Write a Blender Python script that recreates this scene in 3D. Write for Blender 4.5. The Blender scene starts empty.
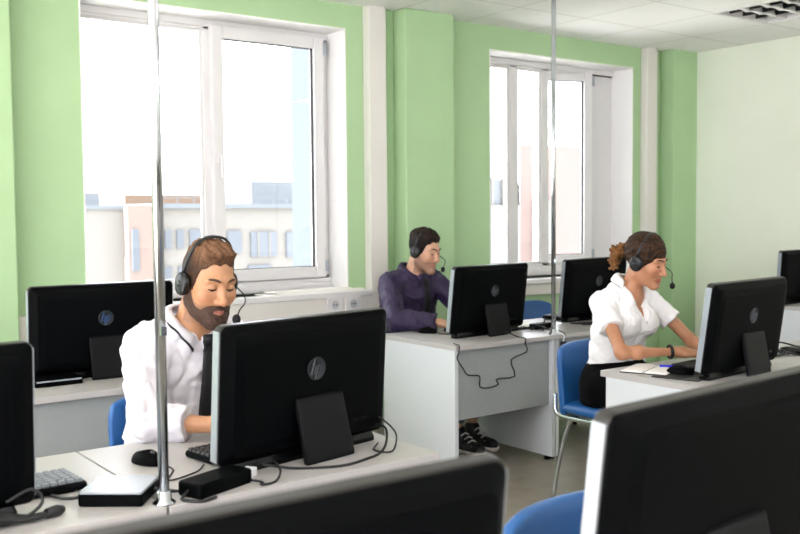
import bpy, bmesh, math, random
import numpy as np
from mathutils import Vector, Matrix
S = bpy.context.scene
C = S.collection
random.seed(4); RNG = np.random.default_rng(7)
PI = math.pi

# ------------------------------------------------------------------ camera, sky, lights, exposure
def srgb(h):
    h = h.lstrip('#'); v = [int(h[i:i+2], 16)/255 for i in (0, 2, 4)]
    return tuple((c/12.92 if c <= .04045 else ((c+.055)/1.055)**2.4) for c in v)
F_PX, YAW, PITCH, ROLL, CAM_H = 950.0, math.radians(36.6), math.radians(3.1), math.radians(-0.5), 1.314
fw = Vector((math.sin(YAW)*math.cos(PITCH), math.cos(YAW)*math.cos(PITCH), -math.sin(PITCH)))
rt0 = Vector((math.cos(YAW), -math.sin(YAW), 0)); up0 = rt0.cross(fw)
rt = rt0*math.cos(ROLL)+up0*math.sin(ROLL); up = -rt0*math.sin(ROLL)+up0*math.cos(ROLL)
cd = bpy.data.cameras.new('camera'); cam = bpy.data.objects.new('camera', cd); C.objects.link(cam)
cd.sensor_fit = 'HORIZONTAL'; cd.sensor_width = 36; cd.lens = F_PX*36/800; cd.clip_start = .05; cd.clip_end = 300
M = Matrix((rt, up, -fw)).transposed().to_4x4(); M.translation = (0, 0, CAM_H); cam.matrix_world = M
cd.dof.use_dof = True; cd.dof.focus_distance = 3.3; cd.dof.aperture_fstop = 5.0
S.camera = cam
S.view_settings.view_transform = 'Standard'; S.view_settings.look = 'None'; S.view_settings.gamma = 1
S.view_settings.use_curve_mapping = False
S.view_settings.exposure = 0.22
sl = bpy.data.lights.new('sun', 'SUN'); sl.energy = 46; sl.angle = .01; sl.color = (1, .975, .96)
so_ = bpy.data.objects.new('sun', sl); C.objects.link(so_); so_.rotation_euler = Vector((.76, -.04, -.62)).to_track_quat('-Z', 'Y').to_euler()
WORLD = 7.0
w = bpy.data.worlds.new('sky'); S.world = w; w.use_nodes = True
nt = w.node_tree; bg = nt.nodes['Background']; bg.inputs['Color'].default_value = (.955, .955, 1.04, 1); bg.inputs['Strength'].default_value = WORLD
FILL_W = 4.0          # added fill under each unseen ceiling lamp

# ------------------------------------------------------------------ helpers
def tag(o, label=None, cat=None, group=None, kind=None):
    if label: o['label'] = label
    if cat: o['category'] = cat
    if group: o['group'] = group
    if kind: o['kind'] = kind
    return o
def empty(name, loc, rz=0, label=None, cat=None, group=None):
    o = bpy.data.objects.new(name, None); C.objects.link(o); o.location = loc; o.rotation_euler = (0, 0, rz); o.empty_display_size = .05
    return tag(o, label, cat, group)
MATS = {}
def mat(name, color, rough=.5, metal=0, noise=0, nscale=40, spec=.5, bump=0, bscale=200, attr=None, coat=0, sheen=0):
    m = bpy.data.materials.new(name); m.use_nodes = True; n = m.node_tree; b = n.nodes['Principled BSDF']
    c = srgb(color) if isinstance(color, str) else color
    b.inputs['Base Color'].default_value = (*c, 1); b.inputs['Roughness'].default_value = rough; b.inputs['Metallic'].default_value = metal
    b.inputs['Specular IOR Level'].default_value = spec
    if coat: b.inputs['Coat Weight'].default_value = coat
    if sheen: b.inputs['Sheen Weight'].default_value = sheen
    tc = n.nodes.new('ShaderNodeTexCoord')
    src = None
    if attr:
        a = n.nodes.new('ShaderNodeVertexColor'); a.layer_name = attr; src = a.outputs['Color']; n.links.new(src, b.inputs['Base Color'])
    if noise:
        t = n.nodes.new('ShaderNodeTexNoise'); t.inputs['Scale'].default_value = nscale; t.inputs['Detail'].default_value = 4
        n.links.new(tc.outputs['Object'], t.inputs['Vector'])
        r = n.nodes.new('ShaderNodeMapRange'); r.inputs['From Min'].default_value = .3; r.inputs['From Max'].default_value = .7
        r.inputs['To Min'].default_value = 1-noise; r.inputs['To Max'].default_value = 1+noise; n.links.new(t.outputs['Fac'], r.inputs['Value'])
        mx = n.nodes.new('ShaderNodeVectorMath'); mx.operation = 'SCALE'
        if src: n.links.new(src, mx.inputs[0])
        else: mx.inputs[0].default_value = c
        n.links.new(r.outputs['Result'], mx.inputs['Scale']); n.links.new(mx.outputs['Vector'], b.inputs['Base Color'])
    if bump:
        t = n.nodes.new('ShaderNodeTexNoise'); t.inputs['Scale'].default_value = bscale; n.links.new(tc.outputs['Object'], t.inputs['Vector'])
        bp = n.nodes.new('ShaderNodeBump'); bp.inputs['Strength'].default_value = bump; bp.inputs['Distance'].default_value = .002
        n.links.new(t.outputs['Fac'], bp.inputs['Height']); n.links.new(bp.outputs['Normal'], b.inputs['Normal'])
    MATS[name] = m
    return m
def link(name, bm, m, parent=None, smooth=False, bevel=0, kind=None):
    me = bpy.data.meshes.new(name); bmesh.ops.recalc_face_normals(bm, faces=bm.faces[:]); bm.to_mesh(me); bm.free()
    o = bpy.data.objects.new(name, me); C.objects.link(o)
    if m: me.materials.append(m)
    if smooth: me.polygons.foreach_set('use_smooth', [True]*len(me.polygons))
    if parent: o.parent = parent
    if bevel:
        b = o.modifiers.new('bevel', 'BEVEL'); b.width = bevel; b.segments = 2; b.limit_method = 'ANGLE'; b.angle_limit = .6
    if kind: o['kind'] = kind
    return o
def box(bm, x0, x1, y0, y1, z0, z1, rot=None, about=(0, 0, 0)):
    v = [bm.verts.new((x, y, z)) for x in (x0, x1) for y in (y0, y1) for z in (z0, z1)]
    for f in ((0, 1, 3, 2), (4, 6, 7, 5), (0, 4, 5, 1), (2, 3, 7, 6), (0, 2, 6, 4), (1, 5, 7, 3)): bm.faces.new([v[i] for i in f])
    if rot is not None: bmesh.ops.rotate(bm, verts=v, cent=about, matrix=rot)
    return v
def boxobj(name, m, x0, x1, y0, y1, z0, z1, parent=None, bevel=0, kind=None):
    bm = bmesh.new(); box(bm, x0, x1, y0, y1, z0, z1); return link(name, bm, m, parent, False, bevel, kind)
def catmull(pts, n=6):
    P = [Vector(p) for p in pts]; P = [2*P[0]-P[1]]+P+[2*P[-1]-P[-2]]; out = []
    for i in range(1, len(P)-2):
        for k in range(n):
            t = k/n; a, b, c, d = P[i-1:i+3]
            out.append(.5*((2*b)+(c-a)*t+(2*a-5*b+4*c-d)*t*t+(3*b-a-3*c+d)*t**3))
    out.append(P[-2]); return out
def tube(bm, pts, r, seg=8, smooth=0, flat=1.0):
    P = catmull(pts, smooth) if smooth else [Vector(p) for p in pts]
    R = r if isinstance(r, (list, tuple)) else [r]*len(P)
    if len(R) != len(P): R = list(np.interp(np.linspace(0, 1, len(P)), np.linspace(0, 1, len(R)), R))
    rings = []; nprev = None
    for i, p in enumerate(P):
        t = (P[min(i+1, len(P)-1)]-P[max(i-1, 0)]).normalized()
        if nprev is None:
            a = Vector((0, 0, 1)) if abs(t.z) < .9 else Vector((1, 0, 0)); nprev = (a-t*a.dot(t)).normalized()
        n1 = (nprev-t*nprev.dot(t)).normalized(); nprev = n1; n2 = t.cross(n1)
        rings.append([bm.verts.new(p+(n1*math.cos(2*PI*k/seg)*flat+n2*math.sin(2*PI*k/seg))*R[i]) for k in range(seg)])
    for a, b in zip(rings, rings[1:]):
        for k in range(seg): bm.faces.new((a[k], a[(k+1) % seg], b[(k+1) % seg], b[k]))
    bm.faces.new(rings[0][::-1]); bm.faces.new(rings[-1])
def tubeobj(name, m, pts, r, parent=None, seg=8, smooth=0, flat=1.0):
    bm = bmesh.new(); tube(bm, pts, r, seg, smooth, flat); return link(name, bm, m, parent, True)
def lathe(bm, prof, cx=0, cy=0, seg=24):
    rings = [[bm.verts.new((cx+r*math.cos(2*PI*k/seg), cy+r*math.sin(2*PI*k/seg), z)) for k in range(seg)] for r, z in prof]
    for a, b in zip(rings, rings[1:]):
        for k in range(seg): bm.faces.new((a[k], a[(k+1) % seg], b[(k+1) % seg], b[k]))
    bm.faces.new(rings[0][::-1]); bm.faces.new(rings[-1])
def rrect(w, h, r, n=5):
    out = []
    for cx, cz, a0 in ((w/2-r, h/2-r, 0), (-w/2+r, h/2-r, PI/2), (-w/2+r, -h/2+r, PI), (w/2-r, -h/2+r, 1.5*PI)):
        for k in range(n+1):
            a = a0+PI/2*k/n; out.append((cx+r*math.cos(a), cz+r*math.sin(a)))
    return out
def slab(bm, rings, cz=0, cx=0, axis='y'):
    # rings: (w, h, corner radius, depth[, dx, dz]); lofted rounded rectangles
    R = []
    for rg in rings:
        w_, h_, r_, d = rg[:4]; dx, dz = (rg[4:6] if len(rg) > 4 else (0, 0))
        pr = rrect(w_, h_, r_)
        if axis == 'y': R.append([bm.verts.new((x+dx+cx, d, z+dz+cz)) for x, z in pr])
        elif axis == 'z': R.append([bm.verts.new((x+dx+cx, z+dz+cz, d)) for x, z in pr])
    for a, b in zip(R, R[1:]):
        n = len(a)
        for k in range(n): bm.faces.new((a[k], a[(k+1) % n], b[(k+1) % n], b[k]))
    bm.faces.new(R[0][::-1]); bm.faces.new(R[-1])

# ------------------------------------------------------------------ materials
mat('green_paint', '#accb9b', .75, bump=.06, bscale=60, noise=.03, nscale=3)
mat('pale_green_paint', '#edf2e0', .75, bump=.05, bscale=60, noise=.02, nscale=2)  # lighter copy of the green paint, window light put into its colour
mat('white_pvc', '#dddbd9', .35)
mat('white_plaster', '#f2f1ee', .7)
mat('cream_plastic', '#dedad2', .45)
mat('laminate', '#d3d7da', .4, noise=.03, nscale=180)
mat('laminate_top', '#b3b0ad', .33, noise=.02, nscale=150)
mat('laminate_grey', '#979c9b', .55, noise=.10, nscale=260)  # darker copy of the laminate, shade on desk fronts put into colour
mat('edge_band', '#b9bcbd', .4)
mat('black_plastic', '#020304', .55, spec=.05, bump=.1, bscale=900)
mat('black_gloss', '#08090b', .25, spec=.2)
mat('dark_plastic', '#0b0c0e', .5, spec=.12)
mat('silver_plastic', '#a9b0b7', .3, metal=.5)
mat('dark_bezel', '#2b2a28', .35, spec=.4)
mat('chrome', '#c9ced3', .14, metal=1)
mat('blue_vinyl', '#155593', .42, noise=.05, nscale=20, bump=.15, bscale=300)
mat('cable_rubber', '#121315', .5)
mat('key_plastic', '#202226', .4)
mat('key_top', '#c8ccd0', .4)
mat('paper', '#f3f1ea', .7)
mat('cover_black', '#17171a', .5)
mat('pen_blue', '#2b2fd0', .35)
mat('pen_white', '#e9eaf0', .3)
mat('emblem', '#2c3238', .5)
mat('emblem_disc', '#22262a', .45, spec=.3)
mat('key_grey', '#7d8388', .4)
mat('grey_lid', '#8d9499', .22)  # glossy black lid coloured pale for the light it reflects
mat('emblem_blue', '#1b4069', .4)
mat('screen', '#0e1014', .1)
mat('floor_lino', '#8d8678', .35, noise=.12, nscale=9)
mat('white_foam', '#e8ebee', .6)
mat('orange_mark', '#8a3a1c', .6)

def glass_mat():
    m = bpy.data.materials.new('window_glass'); m.use_nodes = True; n = m.node_tree; n.nodes.clear()
    o = n.nodes.new('ShaderNodeOutputMaterial'); t = n.nodes.new('ShaderNodeBsdfTransparent'); g = n.nodes.new('ShaderNodeBsdfGlossy')
    fr = n.nodes.new('ShaderNodeFresnel'); fr.inputs['IOR'].default_value = 1.3; mx = n.nodes.new('ShaderNodeMixShader')
    t.inputs['Color'].default_value = (.95, .965, .965, 1); g.inputs['Roughness'].default_value = .02; g.inputs['Color'].default_value = (.8, .8, .8, 1)
    n.links.new(fr.outputs[0], mx.inputs[0]); n.links.new(t.outputs[0], mx.inputs[1]); n.links.new(g.outputs[0], mx.inputs[2]); n.links.new(mx.outputs[0], o.inputs['Surface'])
    MATS['glass'] = m
glass_mat()
def ceiling_mat():
    m = mat('ceiling_tile', '#faf9f7', .8); n = m.node_tree; b = n.nodes['Principled BSDF']
    tc = n.nodes.new('ShaderNodeTexCoord'); sp = n.nodes.new('ShaderNodeSeparateXYZ'); n.links.new(tc.outputs['Object'], sp.inputs[0])
    outs = []
    for ax, off in (('X', 5.30), ('Y', 3.735)):
        a = n.nodes.new('ShaderNodeMath'); a.operation = 'SUBTRACT'; n.links.new(sp.outputs[ax], a.inputs[0]); a.inputs[1].default_value = off-58
        d = n.nodes.new('ShaderNodeMath'); d.operation = 'PINGPONG'; n.links.new(a.outputs[0], d.inputs[0]); d.inputs[1].default_value = .29
        l = n.nodes.new('ShaderNodeMath'); l.operation = 'LESS_THAN'; n.links.new(d.outputs[0], l.inputs[0]); l.inputs[1].default_value = .006
        outs.append(l)
    mxm = n.nodes.new('ShaderNodeMath'); mxm.operation = 'MAXIMUM'; n.links.new(outs[0].outputs[0], mxm.inputs[0]); n.links.new(outs[1].outputs[0], mxm.inputs[1])
    mc = n.nodes.new('ShaderNodeMix'); mc.data_type = 'RGBA'; n.links.new(mxm.outputs[0], mc.inputs[0])
    mc.inputs[6].default_value = (*srgb('#faf9f7'), 1); mc.inputs[7].default_value = (*srgb('#dcdad3'), 1); n.links.new(mc.outputs[2], b.inputs['Base Color'])
ceiling_mat()
K = MATS

# ------------------------------------------------------------------ the room
XL, XR, YB, YW, ZC, WT = -3.2, 6.48, -2.6, 4.85, 2.59, .36
def wall_y(name, m, y0, y1, x0, x1, z1, holes):
    bm = bmesh.new(); xs = x0
    for hx0, hx1, hz0, hz1 in holes:
        box(bm, xs, hx0, y0, y1, 0, z1); box(bm, hx0, hx1, y0, y1, 0, hz0); box(bm, hx0, hx1, y0, y1, hz1, z1); xs = hx1
    box(bm, xs, x1, y0, y1, 0, z1); return link(name, bm, m, kind='structure')
def wall_x(name, m, x0, x1, y0, y1, z1, holes):
    bm = bmesh.new(); ys = y0
    for hy0, hy1, hz0, hz1 in holes:
        box(bm, x0, x1, ys, hy0, 0, z1); box(bm, x0, x1, hy0, hy1, 0, hz0); box(bm, x0, x1, hy0, hy1, hz1, z1); ys = hy1
    box(bm, x0, x1, ys, y1, 0, z1); return link(name, bm, m, kind='structure')
W1 = (1.60, 3.205, .86, 2.445); W2 = (4.37, 5.85, .86, 2.435); W0 = (-1.15, .45, .86, 2.445)
wall_y('wall_window_side', K['green_paint'], YW, YW+WT, XL-.2, XR+.2, ZC+.1, [W0, W1, W2])
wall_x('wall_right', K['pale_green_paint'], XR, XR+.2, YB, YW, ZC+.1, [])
wall_y('wall_back', K['white_plaster'], YB-.2, YB, XL-.2, XR+.2, ZC+.1, [(-2.6, 1.2, 1.9, 2.5), (1.8, 5.8, 1.9, 2.5)])  # out of view; high openings and white finish added for fill light
wall_x('wall_left', K['white_plaster'], XL-.2, XL, YB, YW, ZC+.1, [(-2.3, .5, .3, 2.5), (.8, 3.5, .3, 2.5)])  # unseen large openings and white finish added to bring light from the left
boxobj('floor', K['floor_lino'], XL-.2, XR+.2, YB-.2, YW+WT, -.1, 0, kind='structure')
LAMPS = [(5.59, 3.445), (2.69, 3.445), (-.21, 3.445), (5.59, 1.125), (2.69, 1.125), (-.21, 1.125), (5.59, -1.195), (2.69, -1.195), (-.21, -1.195)]
bm = bmesh.new()
xs = [XL-.2]+[5.30+.58*k for k in range(-14, 3)]+[XR+.2]; ys = [YB-.2]+[3.735+.58*k for k in range(-10, 2)]+[YW+WT]
for xa, xb in zip(xs, xs[1:]):
    for ya, yb in zip(ys, ys[1:]):
        if any(abs((xa+xb)/2-p) < .1 and abs((ya+yb)/2-q) < .1 for p, q in LAMPS): continue
        bm.faces.new([bm.verts.new(v) for v in ((xa, ya, ZC), (xa, yb, ZC), (xb, yb, ZC), (xb, ya, ZC))])
bmesh.ops.remove_doubles(bm, verts=bm.verts[:], dist=1e-4)
box(bm, XL-.2, XR+.2, YB-.2, YW+WT, ZC+.12, ZC+.2)
link('ceiling', bm, K['ceiling_tile'], kind='structure')
for n_, x0, x1 in (('trim_pilaster', 3.56, 3.95), ('trim_corner_column', 6.18, XR), ('trim_pilaster', .80, 1.235)):
    boxobj(n_, K['green_paint'], x0, x1, YW-.13, YW, 0, ZC, bevel=.008, kind='structure')
for n_, x0, x1, z0 in (('trim_pipe_casing', 3.33, 3.46, .84), ('trim_pipe_casing', 5.94, 6.06, .84)):
    boxobj(n_, K['cream_plastic'], x0, x1, YW-.07, YW, z0, ZC, bevel=.006, kind='structure')
boxobj('trim_cable_trunking', K['cream_plastic'], 1.24, 3.46, YW-.075, YW, .69, .84, bevel=.006, kind='structure')
boxobj('trim_cable_trunking', K['cream_plastic'], 3.96, 6.05, YW-.06, YW, .745, .83, bevel=.006, kind='structure')
boxobj('baseboard_window_side', K['edge_band'], 1.24, 3.55, YW-.015, YW, 0, .07, kind='structure')
boxobj('baseboard_right', K['edge_band'], XR-.015, XR, YB, YW-.14, 0, .07, kind='structure')

def frame_rect(bm, x0, x1, z0, z1, y0, y1, t, tb=None):
    tb = tb or t
    box(bm, x0, x0+t, y0, y1, z0, z1); box(bm, x1-t, x1, y0, y1, z0, z1)
    box(bm, x0+t, x1-t, y0, y1, z0, z0+tb); box(bm, x0+t, x1-t, y0, y1, z1-t, z1)
def window(n, W, mullions, sash_angle=0, hinge=None):
    x0, x1, z0, z1 = W; D = .20; yf = YW+D
    r = empty('window_%d' % n, ((x0+x1)/2, yf, z0)); r['kind'] = 'structure'
    def ch(o):
        o.parent = r; o.matrix_parent_inverse = Matrix.Translation((-(x0+x1)/2, -yf, -z0)); o['kind'] = 'structure'; return o
    e = .008
    for nm, xa, xb, za in (('reveal', x0, x0+e, z0), ('reveal', x1-e, x1, z0), ('reveal', x0+e, x1-e, z1-e)):
        ch(boxobj(nm, K['white_plaster'], xa, xb, YW-.003, YW+WT, za, z1))
    a0, a1, b0, b1 = x0+e, x1-e, z0+.04, z1-e
    bm = bmesh.new(); box(bm, a0, a0+.055, yf, yf+.07, b0, b1); box(bm, hinge, a1, yf, yf+.07, b0, b1)
    box(bm, a0, a1, yf, yf+.07, b0, b0+.055); box(bm, a0, a1, yf, yf+.07, b1-.055, b1)
    for m_ in mullions: box(bm, m_-.035, m_+.035, yf, yf+.07, b0, b1)
    box(bm, a0, a1, yf-.018, yf, b0, b0+.03); box(bm, a0, a1, yf-.012, yf+.0, b1-.04, b1)
    ch(link('frame', bm, K['white_pvc'], bevel=.004))
    edges = [a0+.02]+list(mullions)
    for xa, xb in zip(edges, edges[1:]):
        bm = bmesh.new(); frame_rect(bm, xa+.03, xb-.03, b0+.045, b1-.045, yf+.012, yf+.03, .022); ch(link('glazing_bead', bm, K['white_pvc'], bevel=.003))
        bm = bmesh.new(); box(bm, xa+.035, xb-.035, yf+.036, yf+.04, b0+.05, b1-.05); ch(link('pane', bm, K['glass']))
    s0, s1 = mullions[-1]-.0, hinge+.02
    sr = ch(bpy.data.objects.new('sash', None)); C.objects.link(sr); sr.location = (s1, yf-.008, 0); sr.rotation_euler = (0, 0, sash_angle)
    wd = s1-s0
    def sc(o): o['kind'] = 'structure'; return o
    bm = bmesh.new(); frame_rect(bm, -wd, 0, b0+.035, b1-.03, -.035, .03, .07); sc(link('sash_frame', bm, K['white_pvc'], sr, bevel=.005))
    bm = bmesh.new(); frame_rect(bm, -wd+.067, -.067, b0+.102, b1-.097, -.014, .01, .007); sc(link('gasket', bm, K['dark_plastic'], sr))
    bm = bmesh.new(); box(bm, -wd+.065, -.065, -.004, 0, b0+.10, b1-.095); sc(link('pane', bm, K['glass'], sr))
    zc = (b0+b1)/2-.01
    bm = bmesh.new(); box(bm, -wd+.024, -wd+.05, -.047, -.035, zc-.035, zc+.035); box(bm, -wd+.028, -wd+.046, -.07, -.047, zc-.009, zc+.009)
    box(bm, -wd+.028, -wd+.046, -.078, -.064, zc-.12, zc+.009); sc(link('handle', bm, K['white_pvc'], sr, bevel=.003))
    for zz in (b0+.11, b1-.10): sc(boxobj('hinge', K['silver_plastic'], -.006, .012, -.045, -.02, zz-.035, zz+.035, sr))
    ch(boxobj('sill', K['white_pvc'], x0-.05, x1+.13, YW-.085, yf+.01, z0-.035, z0, bevel=.006))
    ch(boxobj('sill_upstand', K['white_pvc'], x0+e, x1-e, yf-.05, yf+.005, z0, z0+.045, bevel=.012))
    return r
window(1, W1, [2.40], 0, 3.13)
window(2, W2, [4.785, 5.105], math.radians(-18), 5.565)
window(3, W0, [-.4], 0, .38)

# suspended louvre lamps set in the tile grid
mat('tray', '#141a18', .4)
def ceiling_lamp(cx, cy, label, lit):
    r = empty('ceiling_lamp', (cx, cy, ZC), 0, label, 'ceiling lamp')
    L = .289
    bm = bmesh.new()
    for sx in (-1, 1):
        box(bm, sx*L-.012, sx*L+.012, -L-.012, L+.012, -.004, .06); box(bm, -L, L, sx*L-.012, sx*L+.012, -.004, .06)
    link('frame', bm, K['white_pvc'], r)
    n = 4
    for sw, nm, mm in ((0, 'white_slat', 'white_pvc'), (1, 'dark_slat', 'tray')):  # crossing slats coloured dark for shade and reflections in the cells
        for i in range(1, n):
            t = -L+2*L*i/n; bm = bmesh.new()
            q = [(-.016, .0), (.016, .0), (.004, .05), (-.004, .05)] if not sw else [(-.006, .0), (.006, .0), (.003, .05), (-.003, .05)]; m_ = 32
            V = []
            for u_ in range(m_+1):
                e = -L+2*L*u_/m_; zc = .010*abs(math.sin(PI*u_/(m_/n))) if not sw else .012
                V.append([bm.verts.new((t+a, e, z+zc*(z < .01)) if sw else (e, t+a, z+zc*(z < .01))) for a, z in q])
            for A_, B_ in zip(V, V[1:]):
                for k in range(4): bm.faces.new((A_[k], A_[(k+1) % 4], B_[(k+1) % 4], B_[k]))
            link(nm, bm, K[mm], r)
    boxobj('backplate', K['tray'], -L, L, -L, L, .062, .075, r)
    if lit:  # area light added as fill; these fixtures are out of view
        ld = bpy.data.lights.new('lamp_light', 'AREA'); ld.size = .5; ld.energy = FILL_W; ld.color = (1, .98, .98)
        lo = bpy.data.objects.new('lamp_light', ld); C.objects.link(lo); lo.location = (cx, cy, ZC-.012)
LN = ['louvred ceiling lamp nearest the pale green wall', 'louvred ceiling lamp over the aisle', 'louvred ceiling lamp at the left by the windows']
for i, (x, y) in enumerate(LAMPS):
    ceiling_lamp(x, y, ['square white louvred ceiling lamp, unlit, by the pale green wall', 'square louvred ceiling lamp above the front row near the windows', 'square louvred ceiling lamp at the left end near the windows',
      'lit ceiling lamp at the right in the middle row', 'lit ceiling lamp in the centre of the room', 'lit ceiling lamp at the left in the middle row',
      'lit ceiling lamp at the right of the back row', 'lit ceiling lamp in the middle of the back row', 'lit ceiling lamp at the left of the back row'][i], i > 2)

# ------------------------------------------------------------------ outside the windows
mat('facade', '#6d6b66', .9); mat('facade_pink', '#6d615a', .9); mat('facade_grey', '#63676a', .9); mat('facade_cool', '#5c6266', .9)
mat('win_dark', '#585e64', .3); mat('rose', '#6d5d57', .9); mat('asphalt', '#cfcdc8', .9); mat('orange_roof', '#6b5848', .9)
def building(name, label, loc):
    return empty(name, loc, 0, label, 'building', None)
def world_box(name, m, r, x0, x1, y0, y1, z0, z1):
    o = boxobj(name, m, x0-r.location.x, x1-r.location.x, y0-r.location.y, y1-r.location.y, z0-r.location.z, z1-r.location.z, r); return o
boxobj('street', K['asphalt'], -60, 90, 7, 120, -9.2, -9, kind='structure')  # ground kept pale as a reflector, bouncing light up to the ceiling
b = building('office_block', 'long pale office block with rows of windows, seen through the left window', (15, 34, -9))
world_box('wall', K['facade'], b, 12.3, 19.5, 30, 38, -9, 1.72)
world_box('cornice', K['facade_cool'], b, 12.22, 19.6, 29.8, 38.1, 1.62, 1.78)
world_box('penthouse', K['facade_grey'], b, 16.85, 19.2, 32, 36, 1.72, 2.66)
world_box('roof', K['orange_roof'], b, 12.35, 15.75, 33, 37.5, 1.72, 2.15)
for x0, x1, z0, z1 in ((12.54, 12.76, .27, .9), (12.96, 13.2, .27, .9), (13.42, 13.8, .25, .89), (14.2, 14.5, .2, .86), (14.83, 15.35, .05, .83), (15.72, 16.74, -.1, .78), (17.15, 17.9, -.15, .74),
                       (12.47, 12.76, -.9, -.32), (13.0, 13.25, -.9, -.32), (13.5, 13.8, -.95, -.34), (14.3, 14.8, -1.05, -.36), (15.6, 16.5, -1.2, -.4)):
    f = world_box('window', K['win_dark'], b, x0, x1, 29.93, 30.03, z0, z1)
for x in (16.0, 16.45): world_box('mullion', K['facade'], b, x-.03, x+.03, 29.9, 30.0, -.1, .78)
bm = bmesh.new()
for i in range(12): box(bm, 12.4+i*.6-15, 12.43+i*.6-15, 29.95-34, 29.98-34, 10.78, 10.98)
box(bm, 12.4-15, 19.4-15, 29.95-34, 29.98-34, 10.96, 10.99); link('roof_railing', bm, K['facade_grey'], b)
b = building('stair_tower', 'pale blank stair tower with one tall slit window, left of the office block', (11, 34, -9))
world_box('wall', K['facade'], b, 9.3, 11.15, 30, 36, -9, 1.66)
world_box('projecting_bay', K['facade_pink'], b, 11.15, 12.19, 29.6, 36, -9, 1.72)
world_box('parapet', K['facade_cool'], b, 9.25, 11.2, 29.9, 36, 1.6, 1.72)
world_box('slit_window', K['win_dark'], b, 11.27, 11.5, 29.55, 29.65, -.4, .95)
world_box('roof_unit', K['facade_grey'], b, 10.05, 10.75, 31, 32.5, 1.66, 2.15)
def prism(name, m, r, plan, z0, z1):
    bm = bmesh.new(); L = r.location; A = [bm.verts.new((x-L.x, y-L.y, z0-L.z)) for x, y in plan]; B_ = [bm.verts.new((x-L.x, y-L.y, z1-L.z)) for x, y in plan]; n = len(plan)
    for k in range(n): bm.faces.new((A[k], A[(k+1) % n], B_[(k+1) % n], B_[k]))
    bm.faces.new(A[::-1]); bm.faces.new(B_); return link(name, bm, m, r)
b = building('neighbour_wing', 'tall light grey building wing close outside the left window', (9.5, 16, -9))
prism('wall', K['facade_cool'], b, [(8.14, 14), (9.6, 14), (12.6, 18), (10.6, 18)], .3, 9)
prism('plinth', K['facade'], b, [(8.10, 13.95), (9.65, 13.95), (12.65, 18), (10.55, 18)], -9, .3)
b = building('rose_house', 'rose coloured building wall seen through the right window', (16, 17, -9))
prism('wall', K['rose'], b, [(13.62, 14.2), (17, 14.2), (23, 18), (18.2, 18)], -9, 2.75)
world_box('pale_panel', K['facade'], b, 13.98, 14.5, 14.1, 14.2, -9, 1.6)
world_box('drainpipe', K['facade_grey'], b, 14.1, 14.2, 14.0, 14.08, -9, 1.65)
b = building('glazed_shed', 'low grey building with ribbed glazed roof, seen through the right window', (13, 16, -9))
prism('wall', K['facade'], b, [(11.6, 14), (13.45, 14), (16.3, 17), (14.4, 17)], -9, 1.5)
prism('roof', K['facade_grey'], b, [(11.7, 14.1), (13.45, 14.1), (16.3, 17), (14.5, 17)], 1.5, 2.02)
for i in range(6): world_box('roof_rib', K['facade'], b, 11.8+i*.3, 11.85+i*.3, 14.03, 14.1, 1.5, 2.05)

# ------------------------------------------------------------------ desks
T = .675
def desk(x0, x1, yf, yb, label, group=None, seam_to=None):
    r = empty('desk', ((x0+x1)/2, (yf+yb)/2, 0), 0, label, 'desk', group)
    w2 = (x1-x0)/2; d2 = (yb-yf)/2; g = .003
    bm = bmesh.new(); slab(bm, [(x1-x0-2*g, yb-yf, .004, T-.024), (x1-x0-2*g, yb-yf, .004, T)], axis='z'); link('tabletop', bm, K['laminate_top'], r, bevel=.0015)
    frame = [(-w2+.004, -w2+.026), (w2-.026, w2-.004)]
    for a, c in frame:
        boxobj('side_panel', K['laminate'], a, c, -d2+.012, d2-.03, .02, T-.024, r, bevel=.001)
        for yy in (-d2+.06, d2-.09):
            bm2 = bmesh.new(); lathe(bm2, [(.016, 0), (.016, .012), (.01, .021)], (a+c)/2, yy, 12); link('glide', bm2, K['dark_plastic'], r, True)
    boxobj('modesty_panel', K['laminate_grey'], -w2+.024, w2-.024, -d2+.034, -d2+.052, .30, T-.024, r)
    return r
desk(.82, 1.594, 1.97, 2.60, 'white desk of the bearded man in the white shirt, right end of its block')
desk(.045, .82, 1.97, 2.60, 'white desk under the leftmost screen and the keyboard, joined to the bearded man\'s desk')
desk(2.95, 3.68, 1.97, 2.61, 'white desk of the woman in the white blouse, left end of its row')
desk(3.68, 4.41, 1.97, 2.61, 'white desk behind the woman\'s screen with tangled black cables, at right')
desk(2.955, 3.655, 3.53, 4.17, 'white desk of the man in the purple shirt, black cable on its front')
desk(3.655, 4.40, 3.53, 4.17, 'white desk with cables behind the woman, right of the chrome pole')
desk(.82, 1.594, 3.475, 4.12, 'white desk with grey front behind the bearded man, at left')
desk(.045, .82, 3.475, 4.12, 'white desk at the far left, mostly behind the leftmost screen')
desk(.05, .82, .52, 1.14, 'white desk under the out of focus screen at the bottom centre')
desk(.82, 1.60, .52, 1.14, 'white desk under the big foreground screen at the right')
desk(5.93, 6.47, 3.46, 4.12, 'white desk by the pale green wall at the far right')

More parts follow.
